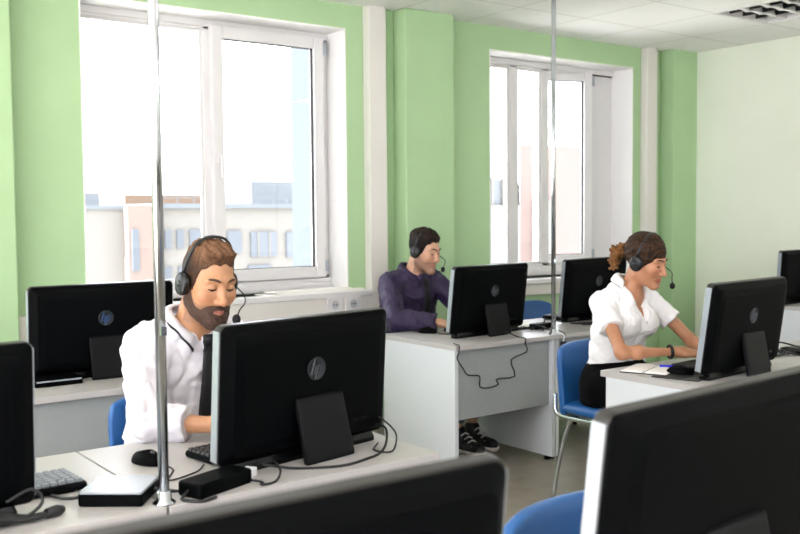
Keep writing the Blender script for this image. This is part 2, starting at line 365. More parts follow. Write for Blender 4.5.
# ------------------------------------------------------------------ screens
MW, MH = .585, .355
def rotx(o, a): o.rotation_euler = (a, 0, 0)
def monitor(x, y, yawd, tiltd, label, lift=.0225, blue=False, disc=True):
    r = empty('desktop_monitor', (x, y, T), math.radians(yawd), label, 'computer monitor', 'black desktop monitors')
    ti = math.radians(tiltd)
    def ch(o): o.location = (0, 0, lift); o.rotation_euler = (ti, 0, 0); return o
    cz = MH/2
    bm = bmesh.new(); slab(bm, [(MW-.004, MH-.004, .017, .014), (MW, MH, .019, .010), (MW, MH, .019, -.008), (MW-.003, MH-.003, .018, -.011)], cz); ch(link('bezel', bm, K['dark_bezel'], r, bevel=0))
    for sx in (-1, 1):  # silver strips put window light on the bezel edges into the colour
        bm = bmesh.new(); slab(bm, [(.0035, MH-.030, .0016, .0135), (.0035, MH-.030, .0016, -.0095)], cz, sx*(MW/2+.0006)); ch(link('side_strip', bm, K['silver_plastic'], r))
    bm = bmesh.new(); slab(bm, [(MW-.006, MH-.006, .017, -.0105), (MW-.010, MH-.010, .016, -.016), (MW-.03, MH-.03, .014, -.024), (MW-.06, MH-.05, .02, -.036), (MW-.11, MH-.10, .02, -.040)], cz); b = ch(link('back_shell', bm, K['black_plastic'], r))
    bm = bmesh.new(); slab(bm, [(MW-.03, MH-.05, .006, .0145), (MW-.03, MH-.05, .006, .0155)], cz+.008); ch(link('screen', bm, K['screen'], r))
    bm = bmesh.new(); slab(bm, [(MW*.66, .009, .003, -.0375), (MW*.66, .007, .003, -.031)], MH-.036); ch(link('vent_slot', bm, K['black_plastic'], r))
    if disc:
        ez = MH*.62
        bm = bmesh.new()
        ring = [[bm.verts.new((rr*math.cos(2*PI*k/28), yy, ez+rr*math.sin(2*PI*k/28))) for k in range(28)] for rr, yy in ((.031, -.039), (.031, -.0425), (.0285, -.043), (.027, -.0415))]
        for a, c in zip(ring, ring[1:]):
            for k in range(28): bm.faces.new((a[k], a[(k+1) % 28], c[(k+1) % 28], c[k]))
        bm.faces.new(ring[-1]); e = ch(link('emblem', bm, K['emblem_disc'], r, True))
        bm = bmesh.new()   # two slanted round letters inside the disc
        sh = lambda px, pz: (px+pz*.32, -.0435, ez+pz)
        def stroke(pts, r_=.0026): tube(bm, [sh(*p) for p in pts], r_, 6)
        stroke([(-.017, .0265), (-.015, -.014)]); stroke([(-.0155, .004), (-.009, .009), (-.004, .006), (-.0035, -.014)])
        stroke([(.004, .008), (.0025, -.027)]); stroke([(.004, .008), (.011, .009), (.015, .004), (.0145, -.006), (.010, -.012), (.004, -.012)])
        ch(link('emblem_lettering', bm, K['emblem_blue' if blue else 'emblem'], r))
    bm = bmesh.new(); slab(bm, [(.07, .012, .001, -.0385), (.07, .012, .001, -.0395)], MH*.235, -.125); slab(bm, [(.03, .006, .001, -.0385), (.03, .006, .001, -.0393)], MH*.16, -.10); ch(link('rating_label', bm, K['emblem'], r))
    bm = bmesh.new()
    for i in range(7): box(bm, -MW/2+.052, -MW/2+.060, -.0385, -.035, MH*.50+i*.013, MH*.50+i*.013+.008)
    ch(link('port_row', bm, K['emblem'], r))
    bm = bmesh.new()
    for i in range(4): box(bm, .07+i*.035, .092+i*.035, -.0405, -.036, MH*.14, MH*.14+.012)
    ch(link('socket_row', bm, K['black_gloss'], r))
    # rear stand: plate leaning from the shell down to the desk
    bm = bmesh.new(); zt, yt = lift+MH*.42, -.036-math.sin(ti)*MH*.42
    W_ = [(.082, yt+.01, zt), (.082, yt-.012, zt-.004), (.086, -.098, .012), (.086, -.098, .0), (.084, -.08, .0)]
    L_ = [bm.verts.new((-a+.012, b_, c)) for a, b_, c in W_]; R_ = [bm.verts.new((a+.012, b_, c)) for a, b_, c in W_]
    n = len(W_)
    for k in range(n): bm.faces.new((L_[k], L_[(k+1) % n], R_[(k+1) % n], R_[k]))
    bm.faces.new(L_); bm.faces.new(R_[::-1]); link('stand', bm, K['dark_plastic'], r, bevel=.006)
    bm = bmesh.new(); slab(bm, [(MW*.86, .05, .012, 0), (MW*.86, .05, .012, .012), (MW*.84, .04, .01, lift+.004)], axis='z'); link('foot_bar', bm, K['black_gloss'], r)
    return r
monitor(1.29, 2.177, 10.8, 3.8, 'black desktop monitor in front of the bearded man in the white shirt')
monitor(3.387, 3.794, 6.4, 6.8, 'black desktop monitor in front of the man in the purple shirt')
monitor(3.324, 2.226, 5.5, 7.9, 'black desktop monitor in front of the woman in the white blouse')
monitor(4.355, 3.925, 4, 6, 'black desktop monitor behind the woman, right of the chrome pole', blue=False)
monitor(1.315, 3.80, -1.2, 3, 'black desktop monitor behind the bearded man with blue emblem, below the left window', blue=True)
monitor(.283, 2.10, 5, 2, 'black desktop monitor cut by the left edge of the photo, beside the keyboard')
monitor(.418, .815, -1.7, 6, 'blurred black desktop monitor along the bottom centre, nearest the camera', disc=False)
monitor(1.252, .905, 3.4, 6.5, 'large black desktop monitor in the right foreground corner', disc=False)
monitor(6.245, 3.69, 3, 3, 'black desktop monitor at the far right before the pale green wall')

# ------------------------------------------------------------------ chairs
def chair(x, y, yawd, label):
    r = empty('office_chair', (x, y, 0), math.radians(yawd), label, 'chair', 'blue chrome-framed chairs')
    # faces -y; backrest at +y
    bm = bmesh.new()
    N, Z = 10, 9
    def pad(d):
        G = []
        for j in range(Z+1):
            v = j/Z; z = .415+.315*v
            row = []
            for i in range(N+1):
                u_ = i/N*2-1
                wv = .205*(1-.10*max(0, (v-.7)/.3)**2*1.0)
                z2 = z-(.022*abs(u_)**4 if v > .9 else 0)
                row.append(bm.verts.new((u_*wv, .20+.03*v+.028*(1-u_*u_)*-1*-1+d-.028, z2)))
            G.append(row)
        return G
    A, B = pad(-.017), pad(.017)
    for G, fl in ((A, 0), (B, 1)):
        for j in range(Z):
            for i in range(N):
                q = (G[j][i], G[j][i+1], G[j+1][i+1], G[j+1][i]); bm.faces.new(q if fl else q[::-1])
    edge = lambda G: [G[0][i] for i in range(N)]+[G[j][N] for j in range(Z)]+[G[Z][N-i] for i in range(N)]+[G[Z-j][0] for j in range(Z)]
    ea, eb = edge(A), edge(B)
    for k in range(len(ea)): bm.faces.new((ea[k], ea[(k+1) % len(ea)], eb[(k+1) % len(ea)], eb[k]))
    o = link('backrest', bm, K['blue_vinyl'], r, True, bevel=.009)
    bm = bmesh.new(); slab(bm, [(.36, .36, .06, .418), (.41, .41, .06, .43), (.42, .42, .06, .445), (.40, .40, .06, .462), (.33, .33, .06, .468)], axis='z'); link('seat', bm, K['blue_vinyl'], r, True)
    for s in (-1, 1):
        x_ = s*.195
        tubeobj('side_frame', K['chrome'], [(x_*.96, .232, .50), (x_*.98, .228, .46), (x_, .222, .43), (x_, .185, .405), (x_, 0, .405), (x_, -.16, .405), (x_, -.20, .385), (x_, -.212, .34), (x_*1.05, -.225, .006)], .011, r, 8, 4)
        tubeobj('leg', K['chrome'], [(x_*.94, .10, .405), (x_*.94, .15, .38), (x_*1.0, .20, .20), (x_*1.04, .235, .006)], .011, r, 8, 4)
    tubeobj('crossbar', K['chrome'], [(-.195, 0, .403), (.195, 0, .403)], .009, r)
    return r
chair(1.265, 2.83, 0, 'blue chair under the bearded man in the white shirt')
chair(3.305, 2.79, 0, 'blue chair under the woman in the white blouse, its back in full view')
chair(3.41, 4.42, 4, 'blue chair under the man in the purple shirt')
chair(4.50, 4.42, -3, 'empty blue chair below the right window, behind the desks')
chair(1.43, 1.13, 0, 'empty blue chair in the foreground between the two nearest monitors')

# chrome poles at the desk joints
def pole(x, y, label):
    r = empty('chrome_pole', (x, y, T), 0, label, 'pole', None)
    bm = bmesh.new(); lathe(bm, [(.012, .006), (.012, ZC-T-.01)], 0, 0, 20); link('tube', bm, K['chrome'], r, True)
    bm = bmesh.new(); lathe(bm, [(.026, 0), (.026, .004), (.017, .010), (.0155, .028), (.0125, .03)], 0, 0, 20); link('flange', bm, K['chrome'], r, True)
    bm = bmesh.new(); lathe(bm, [(.0125, ZC-T-.03), (.03, ZC-T-.008), (.03, ZC-T)], 0, 0, 20); link('ceiling_flange', bm, K['chrome'], r, True)
    bm = bmesh.new(); box(bm, -.007, .007, -.02, -.011, .38, .40); link('screw_lug', bm, K['chrome'], r)
    return r
pole(.822, 2.0, 'chrome pole rising from the bearded man\'s desk, left of him')
pole(3.655, 3.555, 'chrome pole rising from the desks between two monitors, in the middle of the room')

# ------------------------------------------------------------------ people: smooth-union distance fields meshed as one continuous surface
def V3(*a): return np.array(a, float)
def smin(a, b, k):
    h = np.clip(.5+.5*(b-a)/k, 0, 1); return b+(a-b)*h-k*h*(1-h)
def smax(a, b, k): return -smin(-a, -b, k)
def rc(p, a, b, ra, rb):
    a = np.asarray(a, float); b = np.asarray(b, float); ab = b-a; t = np.clip((p-a)@ab/(ab@ab), 0, 1)
    return np.linalg.norm(p-a-t[:, None]*ab, axis=1)-(ra+(rb-ra)*t)
def el(p, c, r, R=None):
    q = p-np.asarray(c, float)
    if R is not None: q = q@R
    r = np.asarray(r, float); k0 = np.linalg.norm(q/r, axis=1); k1 = np.linalg.norm(q/(r*r), axis=1)
    return k0*(k0-1)/np.maximum(k1, 1e-6)
def sph(p, c, r): return np.linalg.norm(p-np.asarray(c, float), axis=1)-r
def near(p, c, R, fn):
    d = np.linalg.norm(p-c, axis=1); m = d < R; out = np.maximum(d-R*.8, .04)
    if m.any(): out[m] = fn(p[m])
    return out
def polygonize(f, lo, hi, h, Cb=4):
    lo = np.asarray(lo, float); nb = np.ceil((np.asarray(hi)-lo)/(h*Cb)).astype(int)
    cc = np.stack(np.meshgrid(*[np.arange(n) for n in nb], indexing='ij'), -1).reshape(-1, 3)
    fc = f(lo+(cc*Cb+(Cb-1)/2)*h)
    n = nb*Cb; Fg = np.repeat(np.repeat(np.repeat(fc.reshape(nb), Cb, 0), Cb, 1), Cb, 2).astype(np.float32)
    act = cc[np.abs(fc) < Cb*h*1.7]
    off = np.stack(np.meshgrid(*[np.arange(Cb)]*3, indexing='ij'), -1).reshape(-1, 3)
    for i in range(0, len(act), 4000):
        g = (act[i:i+4000, None, :]*Cb+off[None]).reshape(-1, 3)
        Fg[g[:, 0], g[:, 1], g[:, 2]] = f(lo+g*h)
    ins = Fg < 0
    cnt = np.zeros(n-1, np.int8)
    for dx in (0, 1):
        for dy in (0, 1):
            for dz in (0, 1): cnt += ins[dx:n[0]-1+dx, dy:n[1]-1+dy, dz:n[2]-1+dz]
    cells = np.argwhere((cnt > 0) & (cnt < 8))
    idx = -np.ones(n-1, np.int64); idx[tuple(cells.T)] = np.arange(len(cells))
    acc = np.zeros((len(cells), 3)); num = np.zeros(len(cells))
    cor = [np.array(c) for c in ((0, 0, 0), (1, 0, 0), (0, 1, 0), (0, 0, 1), (1, 1, 0), (1, 0, 1), (0, 1, 1), (1, 1, 1))]
    for a in cor:
        for b in cor:
            if (b-a).sum() == 1 and (b >= a).all():
                ga = cells+a; gb = cells+b
                fa = Fg[tuple(ga.T)].astype(float); fb = Fg[tuple(gb.T)].astype(float); m = (fa < 0) != (fb < 0)
                t = fa[m]/(fa[m]-fb[m]); acc[m] += ga[m]+t[:, None]*(b-a); num[m] += 1
    v = lo+acc/num[:, None]*h
    quads = []
    for ax in range(3):
        u_, w_ = (ax+1) % 3, (ax+2) % 3
        sl = [slice(1, n[k]-1) for k in range(3)]; s2 = list(sl); sl[ax] = slice(0, n[ax]-1); s2[ax] = slice(1, n[ax])
        A, B = ins[tuple(sl)], ins[tuple(s2)]
        e = np.argwhere(A != B); o = np.array([1, 1, 1]); o[ax] = 0; e0 = e+o
        flip = A[tuple(e.T)]
        def at_(du, dw):
            q = e0.copy(); q[:, u_] += du; q[:, w_] += dw; return idx[tuple(q.T)]
        q = np.stack([at_(-1, -1), at_(0, -1), at_(0, 0), at_(-1, 0)], 1); q[~flip] = q[~flip][:, ::-1]
        quads.append(q)
    quads = np.concatenate(quads)
    for _ in range(2):
        e = h*.3; d0 = f(v); g = np.stack([f(v+V3(e, 0, 0))-d0, f(v+V3(0, e, 0))-d0, f(v+V3(0, 0, e))-d0], 1)/e
        st = d0[:, None]*g/np.maximum((g*g).sum(1), .2)[:, None]; ln = np.linalg.norm(st, axis=1, keepdims=True)
        v = v-st*np.minimum(1, h*.5/np.maximum(ln, 1e-9))
    return v, quads
def sdf_obj(name, f, lo, hi, h, m, parent=None, colfn=None, org=(0, 0, 0)):
    v, q = polygonize(f, lo, hi, h)
    me = bpy.data.meshes.new(name); me.from_pydata((v-np.asarray(org)).tolist(), [], q.tolist()); me.update()
    me.polygons.foreach_set('use_smooth', [True]*len(me.polygons)); me.materials.append(m)
    if colfn is not None:
        c = colfn(v); ca = me.color_attributes.new('tone', 'FLOAT_COLOR', 'POINT')
        ca.data.foreach_set('color', np.concatenate([c, np.ones((len(c), 1))], 1).astype(np.float32).ravel())
    o = bpy.data.objects.new(name, me); C.objects.link(o)
    if parent: o.parent = parent
    return o
def wob(p, s, seed=0):
    r = np.random.default_rng(seed); o = 0
    for k in range(4):
        d = r.normal(size=3); d /= np.linalg.norm(d); d2 = r.normal(size=3)
        o = o+np.sin(p@d*s*(1+.5*k)+1.5*np.sin(p@d2*s*.7)+r.uniform(0, 6))/(1+.5*k)
    return o/2.4
def head_matrix(ya, pi, ro):
    f = V3(math.sin(ya)*math.cos(pi), -math.cos(ya)*math.cos(pi), -math.sin(pi)); l = V3(math.cos(ya), math.sin(ya), 0); u_ = np.cross(l, f)
    if u_[2] < 0: u_ = -u_
    l2 = l*math.cos(ro)+u_*math.sin(ro); u2 = -l*math.sin(ro)+u_*math.cos(ro)
    return np.array([l2, f, u2]).T       # columns: person's left, forward, up
def skull(p):
    d = el(p, (0, -.012, .045), (.074, .097, .086))
    d = smin(d, el(p, (0, .030, -.03), (.064, .066, .078)), .04)
    return d
def head_sdf(p, fem=0):
    ax = np.stack([np.abs(p[:, 0]), p[:, 1], p[:, 2]], 1)
    d = skull(p)
    jw = .048 if not fem else .041
    d = smin(d, rc(ax, (jw+.008, .0, -.055), (.016, .078, -.102), .020, .017), .035)      # jaw line to chin
    d = smin(d, sph(p, (0, .083 if not fem else .078, -.106 if not fem else -.102), .017 if not fem else .012), .03)
    d = smin(d, sph(ax, (.045, .062, -.018), .022), .03)                                   # cheekbone
    d = smin(d, rc(ax, (.010, .090, .036), (.046, .074, .033), .008 if not fem else .004, .008), .02)   # brow ridge
    d = smax(d, -el(ax, (.033, .100, .012), (.021, .016, .013)), .012)                     # eye socket
    lid = smax(sph(ax, (.032, .0765, .012), .0148), -(p[:, 2]-.0065), .002); d = smin(d, lid, .005)
    low = smax(sph(ax, (.032, .0765, .012), .0142), (p[:, 2]-.003), .002); d = smin(d, low, .005)
    d = smin(d, rc(p, (0, .086, .026), (0, .113, -.026), .0075, .0105), .014)              # nose
    d = smin(d, sph(p, (0, .112, -.029), .0115), .008); d = smin(d, sph(ax, (.0125, .100, -.033), .0085), .008)
    d = smin(d, rc(ax, (0, .098, -.058), (.026, .085, -.0635), .0065, .003), .008)          # upper lip
    d = smin(d, rc(ax, (0, .097, -.0715), (.023, .086, -.067), .007, .003), .008)
    d = smax(d, -rc(ax, (0, .108, -.0645), (.028, .090, -.0655), .0032, .002), .004)       # mouth line
    d = smin(d, el(ax, (.079, -.008, .0), (.009, .019, .031)), .010)                       # ear
    d = smax(d, -el(ax, (.090, -.003, .002), (.007, .010, .017)), .006)
    return d
def arm_chain(p, sh, elb, wr, k=1.0):
    d = rc(p, sh, elb, .050*k, .040*k); d = smin(d, rc(p, elb, wr, .040*k, .027*k), .025)
    m = np.asarray(elb)+(np.asarray(wr)-np.asarray(elb))*.28
    return smin(d, sph(p, m, .040*k), .03)
def hand_sdf(W, dirv, nrm, thumb, curl=.5, k=1.0):
    d = np.asarray(dirv, float); d /= np.linalg.norm(d); n = np.asarray(nrm, float); n -= d*(n@d); n /= np.linalg.norm(n); s = np.asarray(thumb, float); s -= d*(s@d)+n*(s@n); s /= np.linalg.norm(s)
    W = np.asarray(W, float); R = np.stack([s, d, n], 1)
    segs = []
    for i, (o, L) in enumerate(((.030, .070), (.010, .078), (-.011, .073), (-.030, .056))):
        b = W+d*(.088-.004*abs(i-1))*k+s*o*k; a1 = .22+.12*i*curl; sp = s*(.10-.07*i)
        d1 = d*math.cos(a1)-n*math.sin(a1)+sp; p1 = b+d1*L*.45*k
        a2 = a1+.55*curl+.2; d2 = d*math.cos(a2)-n*math.sin(a2)+sp*.5; p2 = p1+d2*L*.30*k
        a3 = a2+.45*curl; d3 = d*math.cos(a3)-n*math.sin(a3); p3 = p2+d3*L*.25*k
        segs += [(b-d*.05*k, b, .010*k, .0098*k), (b, p1, .0096*k, .0088*k), (p1, p2, .0088*k, .008*k), (p2, p3, .008*k, .007*k)]
    tb = W+d*.022*k+s*.026*k-n*.004; t1 = tb+(d*.70+s*.62-n*.25)*.040*k; t2 = t1+(d*.92+s*.22-n*.25)*.032*k
    th = [(tb, t1, .0135*k, .0108*k), (t1, t2, .0105*k, .0085*k)]
    c0 = W+d*.08
    def f(p):
        o = el(p, W+d*.052*k, (.043*k, .056*k, .017*k), R); o = smin(o, rc(p, W-d*.02, W+d*.02, .025*k, .026*k), .02)
        for a, b, ra, rb in segs: o = smin(o, rc(p, a, b, ra, rb), .004)
        for a, b, ra, rb in th: o = smin(o, rc(p, a, b, ra, rb), .006)
        return o
    return lambda p: near(p, c0, .19, f)
def torso_sdf(p, rows):
    # rows: z, centre x, centre y, half width, half depth (low to high)
    r = np.asarray(rows); z = np.clip(p[:, 2], r[0, 0], r[-1, 0]); g = lambda k: np.interp(z, r[:, 0], r[:, k])
    a, b = g(3), g(4); dx, dy = (p[:, 0]-g(1))/a, (p[:, 1]-g(2))/b
    d = (np.sqrt(dx*dx+dy*dy+1e-9)-1)*np.minimum(a, b)*.9
    return smax(d, np.maximum(r[0, 0]-p[:, 2], p[:, 2]-r[-1, 0]), .03)
def make_person(P):
    g = dict(P); org = V3(*g['seat']); hc = V3(*g['head']); Rm = head_matrix(*[math.radians(a) for a in g['rot']]); hs = g.get('hs', 1.0)
    fem = g.get('fem', 0); ak = g.get('ak', 1.0)
    toL = lambda p: (p-hc)@Rm/hs
    toW = lambda q: hc+Rm@(np.asarray(q, float)*hs)
    nb = V3(*g['neck']); rows = g['torso']; shr, elr, wrr = [V3(*a) for a in g['armR']]; shl, ell_, wrl = [V3(*a) for a in g['armL']]
    neck_top = toW((0, -.022, -.045)); nr = g.get('nr', .053)
    hR, hL = g['handR'], g['handL']
    hfR = hand_sdf(wrr, hR[0], hR[1], hR[2], hR[3], hs*.98); hfL = hand_sdf(wrl, hL[0], hL[1], hL[2], hL[3], hs*.98)
    legs = g['legs']
    inset = .010
    def trunk(p):
        d = torso_sdf(p, rows)
        d = smin(d, rc(p, nb+V3(0, .02, -.03), shr+V3(.02, 0, .0), .050, .050*ak+.004), .05); d = smin(d, rc(p, nb+V3(0, .02, -.03), shl+V3(-.02, 0, 0), .050, .050*ak+.004), .05)
        if fem:
            for c in g['bust']: d = smin(d, el(p, c, (.062, .058, .060)), .035)
        return d
    def leg_sdf(p, grow=0):
        d = None
        for hp, kn, an in legs:
            e = smin(rc(p, hp, kn, .078+grow, .055+grow), rc(p, kn, an, .052+grow, .036+grow), .03); d = e if d is None else np.minimum(d, e)
        return d
    def body(p):
        d = trunk(p)+inset
        d = smin(d, arm_chain(p, shr, elr, wrr, ak)+.006, .02); d = smin(d, arm_chain(p, shl, ell_, wrl, ak)+.006, .02)
        d = smin(d, rc(p, nb+V3(0, .005, -.06), neck_top, nr+.006, nr), .03)
        d = smin(d, near(p, hc, .20, lambda q: head_sdf(toL(q), fem)*hs), .022)
        d = smin(d, hfR(p), .012); d = smin(d, hfL(p), .012)
        return smin(d, leg_sdf(p, -.006), .015)
    sk = np.array(srgb(g['skin'])); lip = np.array(srgb(g['lip'])); stub = np.array(srgb(g.get('stubble', g['skin']))); hcol = np.array(srgb(g['hair']))
    def col(v):
        q = toL(v); c = np.tile(sk, (len(v), 1)); ax = np.abs(q[:, 0])
        red = np.exp(-((ax-.045)**2/.0004+(q[:, 2]+.02)**2/.0006))*(q[:, 1] > .03)+np.exp(-((ax)**2/.0002+(q[:, 1]-.115)**2/.0003+(q[:, 2]+.03)**2/.0003))
        c = c*(1-.12*np.clip(red, 0, 1)[:, None]*np.array([0, 1, 1]))
        m = np.exp(-(q[:, 0]/.025)**4-((q[:, 2]+.065)/.0105)**4)*(q[:, 1] > .08); c = c+(lip-c)*np.clip(m, 0, 1)[:, None]
        if 'stubble' in g:
            s_ = np.clip((np.interp(q[:, 1], [-.02, .03, .06, .09], [-.01, -.02, -.045, -.042])-q[:, 2])/.012, 0, 1)*np.clip((q[:, 2]+.14)/.02, 0, 1)*(q[:, 1] > -.01)*(1-np.clip(m*1.3, 0, 1))*(np.linalg.norm(q, axis=1) < .18)
            c = c+(stub-c)*(s_*.62)[:, None]
        inh = (np.linalg.norm(v-hc, axis=1) < .2)
        sc_ = np.clip((q[:, 2]-np.interp(q[:, 1], [-.1, -.03, 0, .02, .045, .075, .1], [-.07, -.03, .0, .0, .05, .085, .10]))/.01, 0, 1)*inh
        return c+(hcol-c)*(sc_*.75)[:, None]
    allp = np.array([hc+V3(0, 0, .17), hc+V3(.13, -.15, 0), wrr, wrl, elr, ell_, org]+[x for L in legs for x in L])
    lo = allp.min(0)-V3(.22, .26, .0); hi = allp.max(0)+V3(.22, .26, .03); lo[2] = max(.02, min(x[2] for L in legs for x in L)-.05)
    root = empty('person', org, 0, g['label'], 'person')
    b = sdf_obj('body', body, lo, hi, g.get('h', .004), K[g['skinmat']], root, col, org)
    # eyes and brows
    for sx in (-1, 1):
        bm = bmesh.new(); bmesh.ops.create_uvsphere(bm, u_segments=14, v_segments=10, radius=.0125*hs); bmesh.ops.translate(bm, verts=bm.verts, vec=Vector(toW((sx*.032, .0775, .011))-org)); e = link('eye', bm, K['eye_white'], root, True)
        bm = bmesh.new(); bmesh.ops.create_uvsphere(bm, u_segments=10, v_segments=8, radius=.0068*hs); bmesh.ops.translate(bm, verts=bm.verts, vec=Vector(toW((sx*.032, .0845, .0065))-org)); link('iris', bm, K['iris'], e, True)
        pts = [toW((sx*x, y, z))-org for x, y, z in ((.012, .0965, .034), (.026, .0945, .0395), (.040, .086, .040), (.052, .0735, .034))]
        tubeobj('eyebrow', K[g['hairmat']], pts, [.0042*hs, .0056*hs, .0050*hs, .0024*hs] if not fem else [.0028, .0034, .003, .0016], root, 8, 3, .8)
        tubeobj('eyelashes', K['lash'], [toW((sx*x, y, z))-org for x, y, z in ((.018, .0865, .0075), (.026, .0915, .0068), (.036, .091, .0065), (.0455, .0835, .0070))], .0018*hs, root, 6, 3)
    # hair
    hr = g['hairfn']
    lo2, hi2 = hc-V3(.17, .2, .17), hc+V3(.17, .2, .2)
    hh = g.get('hh', .003)
    hh_dark, hh_light = np.array(srgb(g['hair'])), np.array(srgb(g['hair2']))
    def hcolr(v):
        q = toL(v); t = np.clip(.5+.5*np.sin(q[:, 0]*300+20*np.sin(q[:, 1]*40))*.6+(.6*(q[:, 2]-.09)/.06 if not fem else -.15+.12*np.sin(q[:, 2]*150-q[:, 1]*60)), 0, 1); t = t*g.get('hmix', .5)*(np.clip((q[:, 2]-.05)/.04, .15, 1) if not fem else 1)+(np.clip((-q[:, 1]-.10)/.05, 0, 1) if fem else 0)
        return hh_dark+(hh_light-hh_dark)*np.clip(t, 0, 1)[:, None]
    sdf_obj('hair', lambda p: hr(toL(p))*hs, lo2, hi2, hh, K['hair_'+g['key']], root, hcolr, org)
    if 'beardfn' in g: sdf_obj('beard', lambda p: g['beardfn'](toL(p))*hs, hc-V3(.15, .18, .2), hc+V3(.15, .12, .1), .003, K['beard'], root, None, org)
    # shirt
    cufR, cufL = g['cuffs']
    def sleeve(p, sh, elb, wr, cuff):
        sh, elb, wr = map(np.asarray, (sh, elb, wr))
        if cuff < 1:
            e = sh+(elb-sh)*cuff; ax_ = (elb-sh)/np.linalg.norm(elb-sh); d = rc(p, sh+V3(0, 0, -.012), sh+(elb-sh)*min(1, cuff+.2), .052*ak, .066*ak)
            return smax(d, (p-e)@ax_, .004)
        ax_ = (wr-elb)/np.linalg.norm(wr-elb); e = elb+(wr-elb)*(cuff-1)
        d = rc(p, sh, elb, .055*ak, .050*ak)
        d = smin(d, smax(rc(p, elb, e+ax_*.05, .053*ak, .043*ak), (p-e)@ax_, .004), .02)
        cf = smax(rc(p, e-ax_*.05, e+ax_*.05, .046*ak, .043*ak), np.maximum((p-e)@ax_, -(p-e+ax_*.055)@ax_), .002)
        return np.minimum(d, cf)
    opening = g.get('open')
    waist = g['waist']
    fold = g.get('fold', .003)
    nax = (neck_top-nb)/np.linalg.norm(neck_top-nb)
    CR = np.array([[1, 0, .5], [0, 1, 0], [-.35, 0, .75]])
    def shirt(p):
        d = trunk(p)
        d = smin(d, sleeve(p, shr, elr, wrr, cufR), .03); d = smin(d, sleeve(p, shl, ell_, wrl, cufL), .03)
        amp = fold*(.5+.5*np.clip((np.minimum(np.linalg.norm(p-elr, axis=1), np.linalg.norm(p-ell_, axis=1))-.02)/-.12+1.6, 0, 1.6))
        d = d-fold*.9-amp*wob(p, 55, 3)+fold*.8*np.maximum(0, 1-np.abs(wob(p@CR, 30, 9))*2.6)-fold*.5*np.maximum(0, 1-np.abs(wob(p@CR, 34, 21))*3)
        d = smax(d, -rc(p, nb-nax*.035, nb+nax*.2, nr+.010, nr+.012), .006)
        if opening is not None: d = smax(d, -opening(p), .004)
        return smax(d, waist[0]-p[:, 2]+(p[:, 1]-org[1])*waist[1], .006)
    so = sdf_obj('shirt' if not fem else 'blouse', shirt, lo, hi, g.get('hsirt', .0045), K[g['shirtmat']], root, None, org)
    # collar: a folded band with two points
    f0 = V3(math.sin(math.radians(g['rot'][0]*.5)), -math.cos(math.radians(g['rot'][0]*.5)), 0); f0 = f0-nax*(f0@nax); f0 /= np.linalg.norm(f0); l0 = np.cross(nax, f0)
    if l0[0] < 0: l0 = -l0
    cc = nb+V3(*g.get('collar_off', (0, 0, 0)))
    gap = math.radians(g.get('cgap', 8)); pl = g.get('cpoint', .062)
    def coldir(th):
        a = gap+(2*PI-2*gap)*th; fr = max(0, math.cos(a))**2; pk = math.exp(-((min(th, 1-th))/.075)**2)
        return f0*math.cos(a)*1.03+l0*math.sin(a)*1.08, fr, pk
    outer = {}
    def colout(th):
        if th not in outer:
            dr, fr, pk = coldir(th); b0 = cc+dr*(nr+.030+.012*fr+.012*pk); zz = np.linspace(.06, -.16, 180)
            d = shirt(b0+nax*zz[:, None]); i = int(np.argmax(d < .007)); i = i if d[i] < .007 else 120
            z_ = max(min(zz[i], .012), -.030-pl*pk*.6); outer[th] = b0+nax*z_
        return outer[th]
    def colpt(th, s_):
        dr, fr, pk = coldir(th); top = .036-.022*fr-g.get('cdrop', 0)*fr
        inner = cc+dr*(nr+.008)+nax*top; o_ = colout(th)
        return inner+(o_-inner)*s_+(nax+dr*.8)*.011*math.sin(PI*s_)*(1-.4*fr)
    def grid_mesh(name, fn, nu, nv, m, par, thick, smooth=True):
        bm = bmesh.new(); G = [[bm.verts.new(Vector(fn(i/nu, j/nv)-org)) for j in range(nv+1)] for i in range(nu+1)]
        for i in range(nu):
            for j in range(nv): bm.faces.new((G[i][j], G[i+1][j], G[i+1][j+1], G[i][j+1]))
        o = link(name, bm, m, par, smooth); sm = o.modifiers.new('solid', 'SOLIDIFY'); sm.thickness = thick; sm.offset = 0; return o
    grid_mesh('collar', colpt, 44, 6, K[g['shirtmat']], root, .0055)
    if 'trim' in g:
        grid_mesh('collar_trim', lambda t, s_: colpt(t, .88+.14*s_)+nax*.004+coldir(t)[0]*.003, 44, 1, K[g['trim']], root, .005)
    # front finder on the shirt surface
    def front(x, z, off=.004):
        y = np.linspace(org[1]-.55, org[1]+.1, 260); pp = np.stack([np.full(260, x), y, np.full(260, z)], 1); d = trunk(pp)
        i = int(np.argmax(d < off)); return V3(x, y[i], z)
    if 'tie' in g:
        x0, xs, zt, zb = g['tie']; n = 16
        def tie(u_, s_):
            z = zt+(zb-zt)*u_; wd = .014+.022*u_ if u_ > .12 else .016; x = x0+xs*u_; pnt = front(x, z, .014); return pnt+V3((s_-.5)*2*wd, -.001, 0)
        grid_mesh('tie', tie, n, 3, K['tie_fabric'], root, .006)
        kt = front(x0, zt, .022); bm = bmesh.new(); R_ = []
        for zz, ww in ((.018, .019), (.004, .020), (-.018, .013)):
            R_.append([bm.verts.new(Vector(kt-org)+Vector((math.cos(a)*ww, math.sin(a)*.012, zz))) for a in np.linspace(0, 2*PI, 12, endpoint=False)])
        for A, B in zip(R_, R_[1:]):
            for k in range(12): bm.faces.new((A[k], A[(k+1) % 12], B[(k+1) % 12], B[k]))
        bm.faces.new(R_[0]); bm.faces.new(R_[-1]); link('tie_knot', bm, K['tie_fabric'], root, True)
